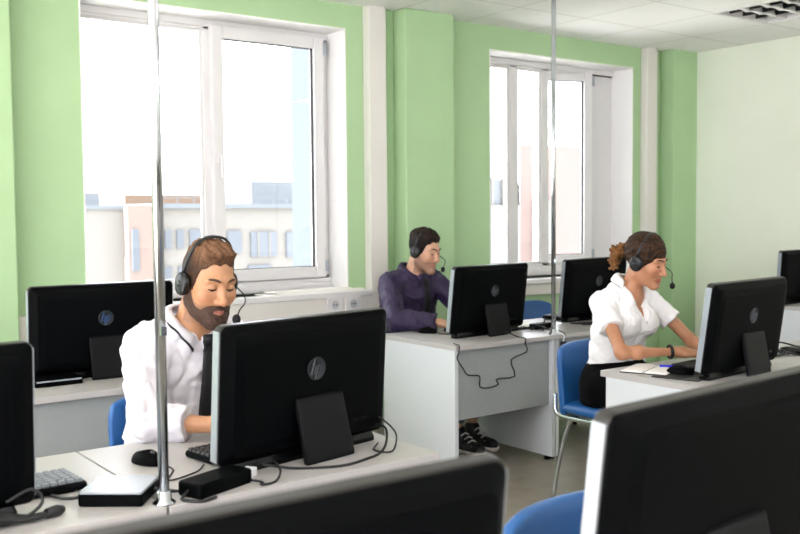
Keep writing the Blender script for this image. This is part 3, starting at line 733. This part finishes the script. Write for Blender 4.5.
    for z in g.get('buttons', ()):
        q = front(g['bx'][0]+g['bx'][1]*(z-nb[2]), z, .005); bm = bmesh.new(); bmesh.ops.create_uvsphere(bm, u_segments=10, v_segments=6, radius=.006); bmesh.ops.scale(bm, verts=bm.verts, vec=(1, .4, 1)); bmesh.ops.translate(bm, verts=bm.verts, vec=Vector(q-org)); link('button', bm, K[g.get('buttonmat', 'button_white')], root, True)
    # trousers and shoes
    hipc = np.mean([L[0] for L in legs], 0)
    def trs(p):
        d = np.minimum(leg_sdf(p, .012), torso_sdf(p, rows)+.003); d = smin(d, el(p, hipc+V3(0, .0, .02), (.185, .14, .12)), .05)-.002*wob(p, 40, 5)
        return smax(d, p[:, 2]-waist[0]-.012-(p[:, 1]-org[1])*waist[1], .006)
    sdf_obj('trousers', lambda p: smax(trs(p), g['hem']-p[:, 2], .004), lo, hi, .007, K[g['trousermat']], root, None, org)
    for hp, kn, an in legs:
        an = V3(*an); fd = V3(math.sin(.1), -1, 0)
        def shoe(p):
            d = rc(p, an+V3(0, .035, -.055), an+fd*.15+V3(0, 0, -.062), .040, .034); d = smin(d, rc(p, an+V3(0, .01, -.02), an+V3(0, .0, .01), .042, .043), .03)
            return smax(d, .004-p[:, 2], .004)
        s_ = sdf_obj('shoe', shoe, an-V3(.12, .26, .12), an+V3(.12, .14, .1), .006, K[g.get('shoemat', 'shoe_black')], root, None, org)
        if g.get('laces'):
            def sole(p): return smax(smax(rc(p, an+V3(0, .035, -.06), an+fd*.155+V3(0, 0, -.062), .046, .040), .003-p[:, 2], .002), p[:, 2]-.028, .003)
            sdf_obj('sole', sole, an-V3(.12, .28, .12), an+V3(.12, .14, .05), .005, K['shoe_white'], s_, None, org)
            for k in range(4):
                c = an+fd*(.045+.026*k)+V3(0, 0, .012-.016*k); tubeobj('lace', K['shoe_white'], [c+V3(-.028, 0, -.008)-org, c+V3(0, -.004, .004)-org, c+V3(.028, 0, -.008)-org], .004, s_, 6, 3)
    # headset: a thing of its own
    hp_ = empty('headset', hc, 0, g['headset'], 'headset')
    def L2(q): return Vector(Rm@(np.asarray(q, float)*hs))
    ht = g.get('htop', .146)
    band = [L2((.090*math.copysign(abs(math.cos(a))**.8, math.cos(a)), -.012+.012*math.sin(a), .008+(ht-.008)*math.sin(a)**.85)) for a in np.linspace(0.12, PI-.12, 25)]
    tubeobj('headband', K['headset_black'], band, .0075*hs, hp_, 8, 0, .55)
    rx = Matrix([[Rm[i][j] for j in range(3)] for i in range(3)])
    for sx in (-1, 1):
        bm = bmesh.new(); lathe(bm, [(.020, -.012), (.031, -.011), (.034, -.004), (.034, .006), (.031, .012), (.022, .015), (.010, .0155)], 0, 0, 28)
        bmesh.ops.scale(bm, verts=bm.verts, vec=(1.15*hs, hs, hs)); bmesh.ops.rotate(bm, verts=bm.verts, cent=(0, 0, 0), matrix=Matrix.Rotation(sx*PI/2, 3, 'Y'))
        for v in bm.verts: v.co = Vector(L2((sx*.086, -.006, -.002)))+rx @ v.co
        e = link('ear_cup', bm, K['headset_black'], hp_, True)
        bm = bmesh.new(); lathe(bm, [(.011, 0), (.010, .0015)], 0, 0, 16); bmesh.ops.rotate(bm, verts=bm.verts, cent=(0, 0, 0), matrix=Matrix.Rotation(sx*PI/2, 3, 'Y'))
        for v in bm.verts: v.co = Vector(L2((sx*.102, -.006, -.002)))+rx @ v.co
        link('cap', bm, K['headset_gloss'], e, True)
    mic = V3(*g.get('mic', (.034, .138, -.072)))
    tubeobj('microphone_boom', K['headset_black'], [L2(q) for q in ((.108, .01, -.012), (.104, .06, -.02), (.078, .115, -.028), (.050, .135, -.045), mic)], .0022, hp_, 6, 5)
    bm = bmesh.new(); bmesh.ops.create_uvsphere(bm, u_segments=16, v_segments=12, radius=.0135*hs); bmesh.ops.scale(bm, verts=bm.verts, vec=(1, 1, 1.2)); bmesh.ops.translate(bm, verts=bm.verts, vec=L2(mic)); link('microphone', bm, K['mic_foam'], hp_, True)
    return dict(root=root, org=org, toW=toW, wr=(wrr, wrl), el=(elr, ell_), front=front)
def ring_obj(name, m, root, org, c, axis, r, r2, flat=1.0):
    axis = np.asarray(axis, float); axis /= np.linalg.norm(axis); a = np.cross(axis, V3(0, 0, 1)); a /= np.linalg.norm(a); b_ = np.cross(axis, a)
    bm = bmesh.new(); n, k = 24, 8; R = []
    for i in range(n):
        t = 2*PI*i/n; d = a*math.cos(t)+b_*math.sin(t); R.append([bm.verts.new(Vector(np.asarray(c)-org+d*(r+r2*math.cos(2*PI*j/k))+axis*r2*flat*math.sin(2*PI*j/k))) for j in range(k)])
    for i in range(n):
        for j in range(k): bm.faces.new((R[i][j], R[i][(j+1) % k], R[(i+1) % n][(j+1) % k], R[(i+1) % n][j]))
    return link(name, bm, m, root, True)
mat('skin_a', '#c89478', .5, attr='tone', noise=.05, nscale=60); mat('skin_c', '#b5805e', .5, attr='tone', noise=.05, nscale=60)
mat('eye_white', '#d8d2cc', .2); mat('iris', '#2a1d14', .15); mat('lash', '#120d0b', .6)
for k_ in 'abc': mat('hair_'+k_, '#3a2b22', .6, spec=.15, attr='tone', noise=.35, nscale=170, bump=.5, bscale=320)
mat('beard', '#432d20', .75, noise=.35, nscale=220, bump=.8, bscale=500)
mat('hairdark', '#2a201b', .6); mat('hairbrown', '#4a3325', .6)
mat('white_shirt', '#dcd9e0', .8, noise=.02, nscale=60, bump=.08, bscale=700); mat('purple_shirt', '#2a1b40', .65, noise=.15, nscale=40); mat('white_blouse', '#f1f0f0', .8, bump=.08, bscale=700)
mat('tie_fabric', '#0d0e12', .6); mat('trim_navy', '#15161f', .7); mat('button_white', '#dcdad6', .4); mat('button_dark', '#101014', .4)
mat('black_trousers', '#050506', .9, spec=.1); mat('grey_jeans', '#4c545c', .85, noise=.12, nscale=120); mat('shoe_black', '#101013', .5); mat('shoe_white', '#e6e4de', .6)
mat('headset_black', '#0a0b0d', .38); mat('headset_gloss', '#15181c', .15); mat('mic_foam', '#0a0a0b', .9)
mat('bracelet_black', '#0d0d0e', .5); mat('watch_metal', '#b9bdc1', .2, metal=1)

def hairline(q, ys, zs): return np.interp(q[:, 1], ys, zs)
def strand(q, s, a): return a*np.sin(q[:, 0]*s+6*np.sin(q[:, 1]*25)+q[:, 2]*40)+a*.7*np.sin(q[:, 0]*s*1.7-q[:, 1]*60+3*np.sin(q[:, 2]*45))
YS = [-.11, -.07, -.03, -.012, .012, .022, .040, .060, .078, .10]
def taper(q, ys, zs, wd): return np.clip((q[:, 2]-np.interp(q[:, 1], ys, zs))/wd, 0, 1)
def hair_faded(q):
    zs = [-.06, -.055, -.03, .03, .03, -.025, -.015, .062, .086, .092]
    ys = [-.11, -.07, -.03, -.012, .012, .020, .034, .046, .075, .10]
    top = np.clip((q[:, 2]-.082)/.035, 0, 1)
    e = taper(q, ys, zs, .03)
    t = .0012+.0015*e+(.017*top*np.clip((q[:, 1]+.10)/.08, .5, 1)+.006*top*np.clip(q[:, 1]/.06, 0, 1))*(.35+.65*e)
    d = skull(q)-t-strand(q, 150, .0028)*top*(.3+.7*e)
    return smax(d, np.interp(q[:, 1], ys, zs)+.006*np.sin(q[:, 0]*160)-q[:, 2], .004)
def hair_short(q):
    zs = [-.065, -.06, -.035, .03, .03, -.02, .0, .058, .078, .084]
    ys = [-.11, -.07, -.03, -.012, .012, .020, .036, .050, .075, .10]
    top = np.clip((q[:, 2]-.05)/.05, 0, 1); e = taper(q, ys, zs, .03)
    t = .002+.003*e+.013*top*(.3+.7*e)
    d = skull(q)-t-strand(q, 150, .0024)*(.25+.75*top)*e
    return smax(d, np.interp(q[:, 1], ys, zs)+.005*np.sin(q[:, 0]*170)-q[:, 2], .004)
def hair_tied(q):
    zs = [-.055, -.055, -.035, .012, -.010, -.022, -.004, .016, .034, .056]
    ys = [-.11, -.07, -.03, -.012, .006, .018, .034, .056, .078, .10]
    e = taper(q, ys, zs, .03)
    t = .003+(.009*e+.007*np.clip((q[:, 2]-.05)/.06, 0, 1)*e)*np.clip(1-(q[:, 1]-.02)/.09, .25, 1)
    d = skull(q)-t-.0013*np.sin(q[:, 2]*230-q[:, 1]*110+3*np.sin(q[:, 1]*30)+2*np.sin(q[:, 2]*60))*e
    d = smax(d, np.interp(q[:, 1], ys, zs)-.10*q[:, 0]*np.clip((q[:, 1]-.02)/.05, 0, 1)-q[:, 2], .005)
    d = smin(d, rc(q, (0, -.095, .0), (0, -.125, .0), .024, .021), .012)
    for i, (x, y, z, r) in enumerate(((.0, -.142, .022, .026), (.010, -.155, .0, .029), (-.014, -.152, -.02, .028), (.008, -.158, -.045, .025), (-.008, -.150, -.07, .021), (.012, -.175, -.02, .018), (-.018, -.176, .008, .018), (.0, -.178, -.058, .016), (-.01, -.160, -.092, .013), (.012, -.185, -.04, .012))):
        d = smin(d, sph(q, (x, y, z), r)-.006*np.sin(q[:, 1]*190+i*2)*np.sin(q[:, 2]*170+q[:, 0]*150+i), .006)
    return d
def beard_fn(q):
    ys = [-.005, .012, .03, .050, .066, .078, .088, .12]; zs = [.004, -.002, -.030, -.058, -.064, -.052, -.044, -.044]
    e = np.clip((np.interp(q[:, 1], ys, zs)-q[:, 2])/.022, 0, 1)
    d = head_sdf(q)-.0008-.0058*e-.0016*np.sin(q[:, 0]*300+q[:, 2]*250)*np.sin(q[:, 1]*280)*e
    d = smax(d, q[:, 2]-np.interp(q[:, 1], ys, zs), .006); d = smax(d, -(q[:, 1]-.004-.45*(-.06-q[:, 2]).clip(0)), .006)
    d = smax(d, -(q[:, 2]+.128), .004)
    d = smax(d, -el(q, (0, .108, -.066), (.025, .03, .0085)), .003)
    return smax(d, -el(q, (0, .118, -.032), (.02, .03, .014)), .003)
A = make_person(dict(key='a', seat=(1.235, 2.85, 0), head=(1.266, 2.70, 1.11), rot=(4, 15, -3), hs=.95, neck=(1.238, 2.785, .972), nr=.056,
    torso=[(.465, 1.235, 2.86, .17, .12), (.58, 1.235, 2.87, .16, .115), (.72, 1.235, 2.85, .168, .12), (.84, 1.23, 2.83, .175, .12), (.93, 1.228, 2.81, .160, .10), (.985, 1.225, 2.795, .10, .07)],
    armR=((1.098, 2.80, .918), (1.03, 2.61, .725), (1.185, 2.46, .722)), armL=((1.385, 2.785, .925), (1.44, 2.61, .725), (1.34, 2.44, .722)),
    handR=((.35, -.93, -.12), (0, 0, 1), (1, .3, 0), .5), handL=((-.1, -.99, -.12), (0, 0, 1), (-1, 0, 0), .5),
    legs=[((1.15, 2.83, .545), (1.13, 2.42, .525), (1.13, 2.44, .10)), ((1.32, 2.83, .545), (1.35, 2.42, .525), (1.36, 2.46, .10))],
    skin='#b98762', lip='#b06e60', stubble='#7d5a48', hair='#3a281d', hair2='#7d5a40', hmix=.75, skinmat='skin_a', hairmat='hairbrown', hairfn=hair_faded, beardfn=beard_fn,
    shirtmat='white_shirt', cuffs=(1.52, 1.52), waist=(.575, -.05), fold=.008, trim='trim_navy', tie=(1.262, .005, .935, .60), cpoint=.075, trousermat='black_trousers', hem=.12,
    label='bearded man in a white shirt and dark tie typing at the left desk', headset='black headset on the bearded man in the white shirt', h=.0035, htop=.158, mic=(.040, .140, -.075)))
ring_obj('wristwatch', K['watch_metal'], A['root'], A['org'], V3(1.178, 2.467, .722), (.155, -.15, 0), .031, .0045, 2.2)
B = make_person(dict(key='b', seat=(3.42, 4.52, 0), head=(3.445, 4.40, 1.102), rot=(17, 15, 0), hs=.95, neck=(3.415, 4.485, .965), nr=.056,
    torso=[(.465, 3.41, 4.53, .17, .12), (.58, 3.41, 4.54, .165, .12), (.72, 3.412, 4.53, .175, .125), (.84, 3.415, 4.51, .185, .125), (.93, 3.417, 4.50, .165, .10), (.985, 3.417, 4.49, .10, .07)],
    armR=((3.255, 4.49, .915), (3.105, 4.23, .735), (3.275, 4.055, .722)), armL=((3.575, 4.47, .92), (3.64, 4.24, .735), (3.52, 4.08, .722)),
    handR=((.35, -.93, -.12), (0, 0, 1), (1, .3, 0), .5), handL=((-.1, -.99, -.12), (0, 0, 1), (-1, 0, 0), .5),
    legs=[((3.33, 4.46, .545), (3.27, 4.06, .525), (3.36, 3.99, .10)), ((3.50, 4.46, .545), (3.52, 4.06, .525), (3.50, 4.04, .10))],
    skin='#c99a7e', lip='#ad6f62', stubble='#76574a', hair='#1a1310', hair2='#33251d', hmix=.5, skinmat='skin_a', hairmat='hairdark', hairfn=hair_short,
    shirtmat='purple_shirt', cuffs=(1.93, 1.93), waist=(.60, -.05), fold=.008, tie=(3.445, .01, .925, .62), cpoint=.07, trousermat='grey_jeans', hem=.17, laces=True,
    label='man in a dark purple shirt and black tie seated by the pilaster', headset='black headset on the man in the purple shirt', h=.0045, hsirt=.006, mic=(.040, .138, -.078)))
W = make_person(dict(key='c', fem=1, ak=.79, seat=(3.285, 2.82, 0), head=(3.322, 2.68, 1.105), rot=(14, 18, 5), hs=.875, neck=(3.300, 2.765, .985), nr=.043,
    torso=[(.465, 3.28, 2.83, .175, .12), (.57, 3.28, 2.83, .15, .105), (.66, 3.283, 2.82, .125, .092), (.78, 3.29, 2.80, .138, .098), (.88, 3.295, 2.785, .142, .092), (.945, 3.298, 2.775, .125, .075), (.99, 3.30, 2.77, .07, .055)],
    bust=((3.235, 2.715, .835), (3.355, 2.712, .835)),
    armR=((3.155, 2.785, .932), (3.068, 2.595, .738), (3.285, 2.475, .735)), armL=((3.45, 2.765, .935), (3.555, 2.61, .745), (3.435, 2.455, .722)),
    handR=((.80, -.60, -.08), (-.15, -.2, 1), (.6, .8, 0), .55), handL=((-.35, -.93, -.12), (0, 0, 1), (-1, .3, 0), .5),
    legs=[((3.20, 2.80, .545), (3.17, 2.40, .525), (3.18, 2.44, .10)), ((3.37, 2.80, .545), (3.40, 2.40, .525), (3.40, 2.44, .10))],
    skin='#b5805f', lip='#a4584c', hair='#1e1410', hair2='#7a5330', hmix=.34, skinmat='skin_c', hairmat='hairdark', hairfn=hair_tied,
    shirtmat='white_blouse', cuffs=(.52, .52), waist=(.645, -.12), fold=.005, buttons=(.84, .79, .74, .69), bx=(3.312, .0), cpoint=.055, cgap=16, cdrop=.4, htop=.148,
    open=lambda p: np.maximum(np.maximum(np.abs(p[:, 0]-3.312)-(p[:, 2]-.845)*.42, .845-p[:, 2]), p[:, 1]-2.76)*.9, trousermat='black_trousers', hem=.12,
    label='woman in a white blouse with tied back hair typing at the right desk', headset='black headset on the woman in the white blouse', h=.0035, mic=(.046, .150, -.082)))
ring_obj('bracelet', K['bracelet_black'], W['root'], W['org'], V3(3.252, 2.493, .736), (.217, -.125, 0), .027, .0045, 1.6)

# ------------------------------------------------------------------ things on the desks
def keyboard(x, y, yawd, label, full=False):
    r = empty('keyboard', (x, y, T), math.radians(yawd), label, 'keyboard', None)
    bm = bmesh.new(); slab(bm, [(.44, .142, .012, .004), (.444, .146, .012, .010), (.44, .142, .012, .018), (.43, .132, .010, .020)], axis='z'); o = link('case', bm, K['black_plastic'], r)
    for sx in (-.17, .17): boxobj('foot', K['black_gloss'], sx-.02, sx+.02, -.066, -.056, 0, .006, r)
    rows = []
    for j in range(6):
        z = .0195; yy = .052-j*.0205-(.004 if j > 0 else 0)
        yy = -yy
        k = 0
        xx = -.207
        while xx < .205:
            if abs(xx-.082) < .012: xx += .021; continue
            rows.append((xx, yy)); xx += .0195
    if full:
        kb = bmesh.new(); slab(kb, [(.0175, .0175, .002, 0), (.0165, .0165, .002, .004), (.0135, .0135, .002, .008)], axis='z'); first = link('key', kb, K['key_grey'], r, bevel=.0006)
        use = [p for p in rows if p[0] > -.06][:100]
        first.location = (use[0][0], use[0][1], .0195)
        for p in use[1:]:
            c = first.copy(); C.objects.link(c); c.parent = r; c.location = (p[0], p[1], .0195)
    else:
        kb = bmesh.new()
        for xx, yy in rows:
            n0 = len(kb.verts); slab(kb, [(.0175, .0175, .002, .0195), (.0135, .0135, .002, .0265)], axis='z')
            kb.verts.ensure_lookup_table(); bmesh.ops.translate(kb, verts=kb.verts[n0:], vec=(xx, yy, 0))
        link('key_field', kb, K['key_plastic'], r)
    return r
keyboard(.50, 2.275, 3, 'black keyboard with pale keys beside the leftmost screen', True)
keyboard(1.255, 2.315, 8, 'black keyboard under the hands of the bearded man')
keyboard(3.40, 2.385, 4, 'black keyboard under the hands of the woman')
keyboard(3.50, 3.965, 5, 'black keyboard under the hands of the man in purple')
keyboard(4.36, 4.06, 2, 'black keyboard beyond the screen behind the woman')
def mouse(x, y, yawd, label, cord):
    r = empty('computer_mouse', (x, y, T), math.radians(yawd), label, 'mouse', None)
    bm = bmesh.new(); N, Mm = 16, 8; R_ = []
    for j in range(Mm+1):
        a = j/Mm*PI/2; row = []
        for i in range(N):
            t = 2*PI*i/N; yy = math.sin(t)*.056; xx = math.cos(t)*(.030+.003*math.sin(t))
            f_ = math.cos(a)**.6; row.append(bm.verts.new((xx*f_, yy*f_-.004*j/Mm, .002+.034*math.sin(a)*(1-.15*(yy/.056)**2))))
        R_.append(row)
    for a, b in zip(R_, R_[1:]):
        for k in range(N): bm.faces.new((a[k], a[(k+1) % N], b[(k+1) % N], b[k]))
    bm.faces.new(R_[0][::-1]); bm.faces.new(R_[-1]); bmesh.ops.remove_doubles(bm, verts=bm.verts[:], dist=1e-5); link('shell', bm, K['black_plastic'], r, True)
    bm = bmesh.new(); bmesh.ops.create_cone(bm, cap_ends=True, segments=14, radius1=.007, radius2=.007, depth=.005); bmesh.ops.rotate(bm, verts=bm.verts, cent=(0, 0, 0), matrix=Matrix.Rotation(PI/2, 3, 'Y')); bmesh.ops.translate(bm, verts=bm.verts, vec=(0, -.028, .0305)); link('scroll_wheel', bm, K['key_plastic'], r, True)
    m = Matrix.Translation((x, y, T)) @ Matrix.Rotation(math.radians(yawd), 4, 'Z'); mi = m.inverted()
    tubeobj('cord', K['cable_rubber'], [(0, -.05, .010)]+[mi @ Vector(p) for p in cord], .0022, r, 6, 5)
mouse(.925, 2.36, 10, 'black mouse on the desk left of the bearded man\'s hands', [(.95, 2.25, T+.003), (.90, 2.16, T+.003), (.985, 2.19, T+.003), (1.03, 2.24, T+.004)])
mouse(3.12, 2.345, 18, 'black mouse on its dark pad in front of the woman', [(3.16, 2.26, T+.006), (3.20, 2.235, T+.003), (3.26, 2.20, T+.003)])
mouse(3.175, 4.03, 20, 'black mouse beside the hand of the man in purple', [(3.20, 3.93, T+.003), (3.26, 3.86, T+.003), (3.34, 3.82, T+.003)])
bm = bmesh.new(); slab(bm, [(.20, .19, .012, 0), (.20, .19, .012, .0035)], axis='z'); o = link('mouse_pad', bm, K['cover_black']); o.location = (3.10, 2.31, T); o.rotation_euler = (0, 0, math.radians(15)); tag(o, 'thin dark mouse pad under the mouse in front of the woman', 'mouse pad')
# notebook and pen
r = empty('notebook', (3.105, 2.475, T), math.radians(21), 'open notebook with white pages on the woman\'s desk', 'notebook')
bm = bmesh.new(); slab(bm, [(.205, .195, .006, 0), (.205, .195, .006, .004)], axis='z'); link('cover', bm, K['cover_black'], r)
bm = bmesh.new()
for i in range(2):
    s_ = -1 if i == 0 else 1; G = []
    for k in range(7):
        t = k/6; G.append([bm.verts.new((x_, s_*(.002+.092*t), .004+.008*math.sin(PI*min(1, t*.75+.12)))) for x_ in (-.097, .097)])
    for a, b in zip(G, G[1:]): bm.faces.new((a[0], a[1], b[1], b[0]))
    lo_ = [[bm.verts.new((v.co.x, v.co.y, .004)) for v in row] for row in (G[0], G[-1])]
    bm.faces.new((G[-1][0], G[-1][1], lo_[1][1], lo_[1][0]))
    for e in (0, 1): bm.faces.new([g_[e] for g_ in G]+[lo_[1][e], lo_[0][e]])
link('pages', bm, K['paper'], r, bevel=0)
tubeobj('ribbon', K['cable_rubber'], [(-.02, -.09, .011), (-.02, -.10, .006), (-.024, -.106, .003)], .002, r, 6, 3)
r = empty('pen', (3.175, 2.435, T+.0155), math.radians(-54), 'blue and white pen lying on the open notebook', 'pen')
tubeobj('barrel', K['pen_white'], [(.02, 0, 0), (.075, 0, -.001)], [.0045, .0032], r, 10)
tubeobj('cap', K['pen_blue'], [(-.04, 0, 0), (.02, 0, 0)], .0052, r, 10)
# adapters
r = empty('external_drive', (.76, 2.105, T), math.radians(-38), 'black box with pale top beside the left chrome pole', 'external drive')
bm = bmesh.new(); slab(bm, [(.140, .140, .006, 0), (.145, .145, .007, .004), (.145, .145, .007, .028)], axis='z'); link('body', bm, K['black_plastic'], r, bevel=.001)
bm = bmesh.new(); slab(bm, [(.143, .143, .007, .028), (.141, .141, .007, .033)], axis='z'); link('lid', bm, K['grey_lid'], r, bevel=.001)
tubeobj('cord', K['cable_rubber'], [(-.07, -.03, .012), (-.10, -.04, .010), (-.13, -.02, .006), (-.16, .0, .005)], .004, r, 8, 5)
tubeobj('plug', K['cable_rubber'], [(.0725, .02, .014), (.095, .02, .010), (.13, .03, .006)], [.007, .006, .003], r, 8, 4)
r = empty('power_adapter', (.965, 2.035, T), math.radians(20), 'black power adapter brick beneath the bearded man\'s screen', 'power adapter')
bm = bmesh.new(); slab(bm, [(.17, .072, .008, 0), (.175, .076, .009, .004), (.175, .076, .009, .030), (.168, .07, .008, .034)], axis='z'); link('body', bm, K['black_plastic'], r)
tubeobj('cord', K['cable_rubber'], [(-.086, 0, .016), (-.10, 0, .010), (-.115, -.01, .004), (-.10, -.055, .004), (-.06, -.06, .004)], .004, r, 8, 4)
tubeobj('plug_lead', K['cable_rubber'], [(.086, 0, .016), (.12, .01, .008), (.17, .03, .006)], .003, r, 8, 4)
r = empty('power_adapter', (3.80, 3.79, T), math.radians(8), 'black power adapter on the desk by the middle chrome pole', 'power adapter')
bm = bmesh.new(); slab(bm, [(.15, .06, .008, 0), (.15, .06, .008, .03)], axis='z'); link('body', bm, K['black_plastic'], r, bevel=.002)
tubeobj('cord', K['cable_rubber'], [(-.075, 0, .015), (-.11, -.02, .004), (-.14, .02, .02), (-.17, .05, .004)], .003, r, 6, 4)

# cables
def cable(name, label, pts, rr=.003, sm=6, m='cable_rubber', grp=None, cat='cable'):
    o = tubeobj(name, K[m], pts, rr, None, 8, sm); tag(o, label, cat, grp); return o
def tangle(cx, cy, sx, sy, n, seed, z=T, h=.05):
    g = np.random.default_rng(seed); pts = []
    for i in range(n): pts.append((cx+g.uniform(-sx, sx), cy+g.uniform(-sy, sy), z+.004+(g.uniform(0, h) if i % 3 == 1 else g.uniform(0, .008))))
    return pts
Yc = 3.549
cable('hanging_cable', 'black cable hanging in angular loops on the grey desk front', [(3.0, 3.60, T+.004), (2.985, 3.56, T+.004), (2.972, 3.522, T+.002), (2.965, 3.520, T-.03), (2.964, Yc-.02, .612), (3.01, Yc-.010, .56), (3.05, Yc, .522), (3.125, Yc, .510), (3.13, Yc+.004, .455), (3.19, Yc+.004, .442), (3.255, Yc+.004, .452), (3.245, Yc+.004, .480), (3.37, Yc+.004, .482), (3.345, Yc+.004, .568), (3.455, Yc+.004, .600), (3.43, Yc-.012, .645), (3.415, 3.521, T-.02), (3.415, 3.522, T+.003), (3.42, 3.58, T+.004), (3.43, 3.68, T+.02)], .0032, 3)
cable('power_cable', 'black cables looping beneath the bearded man\'s screen at right', [(1.53, 2.18, T+.05), (1.52, 2.12, T+.05), (1.50, 2.09, T+.02), (1.46, 2.06, T+.004), (1.40, 2.03, T+.004), (1.30, 2.01, T+.004), (1.20, 2.06, T+.004), (1.12, 2.09, T+.02)], .0035)
cable('video_cable', 'thin black cable curling beside the bearded man\'s screen stand', [(1.54, 2.18, T+.07), (1.545, 2.13, T+.05), (1.535, 2.09, T+.03), (1.49, 2.05, T+.004), (1.46, 2.09, T+.004), (1.50, 2.13, T+.01)], .0025)
cable('power_cable', 'black cable lying in front of the bearded man\'s power adapter', [(1.03, 2.08, T+.004), (1.07, 2.01, T+.004), (1.06, 1.985, T+.004), (1.10, 1.99, T+.004), (1.13, 2.02, T+.02), (1.15, 2.10, T+.03)], .003)
r = empty('white_plug', (1.06, 2.07, T), math.radians(35), 'small white plug beneath the bearded man\'s screen', 'plug')
boxobj('body', K['white_foam'], -.035, .035, -.016, .016, 0, .022, r, bevel=.004); tubeobj('lead', K['cable_rubber'], [(.035, 0, .012), (.06, .01, .008), (.09, .04, .02)], .0028, r, 6, 4)
r = empty('white_cable_box', (1.475, 2.285, T), math.radians(10), 'white low box behind the right end of the bearded man\'s screen', 'cable box')
boxobj('body', K['white_foam'], -.08, .08, -.025, .025, 0, .03, r, bevel=.006); boxobj('lid', K['white_pvc'], -.078, .078, -.023, .023, .03, .034, r, bevel=.001)
for i, (lab, c) in enumerate((('thick black cable bundle at the bottom left corner', (.45, 2.05)), )):
    r = empty('cable_bundle', (c[0], c[1], T), 0, lab, 'cable')
    for k in range(5): tubeobj('strand', K['cable_rubber'], [(-.14, -.02+.008*k, .006+.004*(k % 2)), (-.06, -.025+.009*k, .014+.006*(k % 3)), (.02, -.018+.007*k, .016+.006*((k+1) % 3)), (.09, -.01+.005*k, .010), (.14, .0+.002*k, .010)], .006, r, 8, 5)
    tubeobj('plug', K['cable_rubber'], [(.13, .002, .011), (.155, .012, .011), (.17, .02, .010)], [.011, .013, .008], r, 10)
cable('monitor_lead', 'thin black lead drooping from the leftmost screen', [(.50, 2.055, T+.05), (.55, 2.05, T+.07), (.57, 2.045, T+.04), (.52, 2.04, T+.012), (.42, 2.02, T+.02)], .0035)
labs = ['tangled black cable behind the screen right of the middle pole', 'thin black cable crossing the desk right of the middle pole', 'black cable in loops left of the middle pole by the adapter', 'black cable curling up at right behind the woman\'s screen', 'black cables piled on the desk right of the woman\'s screen', 'thin black cable arching over the pile right of the woman\'s screen']
for i, (cx, cy, sx, sy, n, h, rr) in enumerate(((4.20, 3.74, .2, .06, 11, .05, .004), (4.15, 3.70, .24, .05, 9, .02, .003), (3.72, 3.72, .10, .08, 9, .06, .003), (3.93, 2.42, .09, .10, 10, .05, .004), (3.92, 2.36, .12, .12, 12, .03, .0045), (3.93, 2.44, .05, .05, 6, .10, .0025))):
    cable('tangled_cable', labs[i], tangle(cx, cy, sx, sy, n, 20+i, h=h), rr)
r = empty('hanging_plug', (3.685, 3.512, .60), 0, 'black plug on white leads hanging at the middle pole', 'plug')
boxobj('body', K['cable_rubber'], -.014, .014, -.012, .012, -.03, .04, r, bevel=.005)
tubeobj('lead', K['white_foam'], [(0, 0, .04), (.004, 0, .072), (-.015, .03, .082), (-.03, .09, .082)], .004, r, 8, 4)
tubeobj('lead', K['cable_rubber'], [(.0, 0, .04), (.012, 0, .07), (.03, .03, .082), (.06, .09, .084)], .0035, r, 8, 4)
r = empty('document_tray', (3.70, 3.90, T), math.radians(6), 'flat white papers and dark folder on the desk left of the middle pole', 'papers')
boxobj('folder', K['cover_black'], -.13, .13, -.09, .09, 0, .012, r, bevel=.002); boxobj('paper', K['paper'], -.12, .12, -.085, .08, .012, .016, r)
r = empty('keyboard', (4.02, 2.26, T), math.radians(80), 'dark keyboard turned sideways at the right edge of the woman\'s row', 'keyboard')
bm = bmesh.new(); slab(bm, [(.36, .13, .012, .0), (.36, .13, .012, .018)], axis='z'); link('case', bm, K['black_plastic'], r); boxobj('key_field', K['key_plastic'], -.165, .165, -.05, .05, .018, .023, r, bevel=.002)
r = empty('flat_box', (1.10, 3.72, T), 0, 'flat black box under the screen behind the bearded man', 'box')
boxobj('body', K['black_plastic'], -.09, .09, -.05, .05, 0, .03, r, bevel=.004); boxobj('front_strip', K['silver_plastic'], -.085, .085, -.052, -.05, .018, .024, r)

# ------------------------------------------------------------------ wall sockets, papers on the sill
for x, lab in ((3.055, 'white wall socket on the cable trunking, left of its pair'), (3.185, 'white wall socket on the cable trunking, right of its pair')):
    r = empty('wall_socket', (x, YW-.075, .785), 0, lab, 'socket')
    boxobj('plate', K['white_pvc'], -.058, .058, -.012, 0, -.045, .045, r, bevel=.005)
    bm = bmesh.new(); lathe(bm, [(.026, 0), (.026, .001), (.023, .0015)], 0, 0, 24); bmesh.ops.rotate(bm, verts=bm.verts, cent=(0, 0, 0), matrix=Matrix.Rotation(PI/2, 3, 'X')); bmesh.ops.translate(bm, verts=bm.verts, vec=(0, -.012, 0)); link('well', bm, K['edge_band'], r)
    for sx in (-.009, .009):
        bm = bmesh.new(); lathe(bm, [(.0035, 0), (.0035, .003)], 0, 0, 10); bmesh.ops.rotate(bm, verts=bm.verts, cent=(0, 0, 0), matrix=Matrix.Rotation(PI/2, 3, 'X')); bmesh.ops.translate(bm, verts=bm.verts, vec=(sx, -.0125, 0)); link('pin_hole', bm, K['black_gloss'], r)
r = empty('folded_paper', (2.97, 4.865, .86), math.radians(2), 'long folded white papers lying on the left window sill', 'papers')
for k, (w_, dx) in enumerate(((.70, -.02), (.62, .02), (.56, -.04))): boxobj('sheet', K['paper'], -w_/2+dx, w_/2+dx, -.062+.004*k, .06-.003*k, .0065*k, .0065*k+.006, r, bevel=.001)
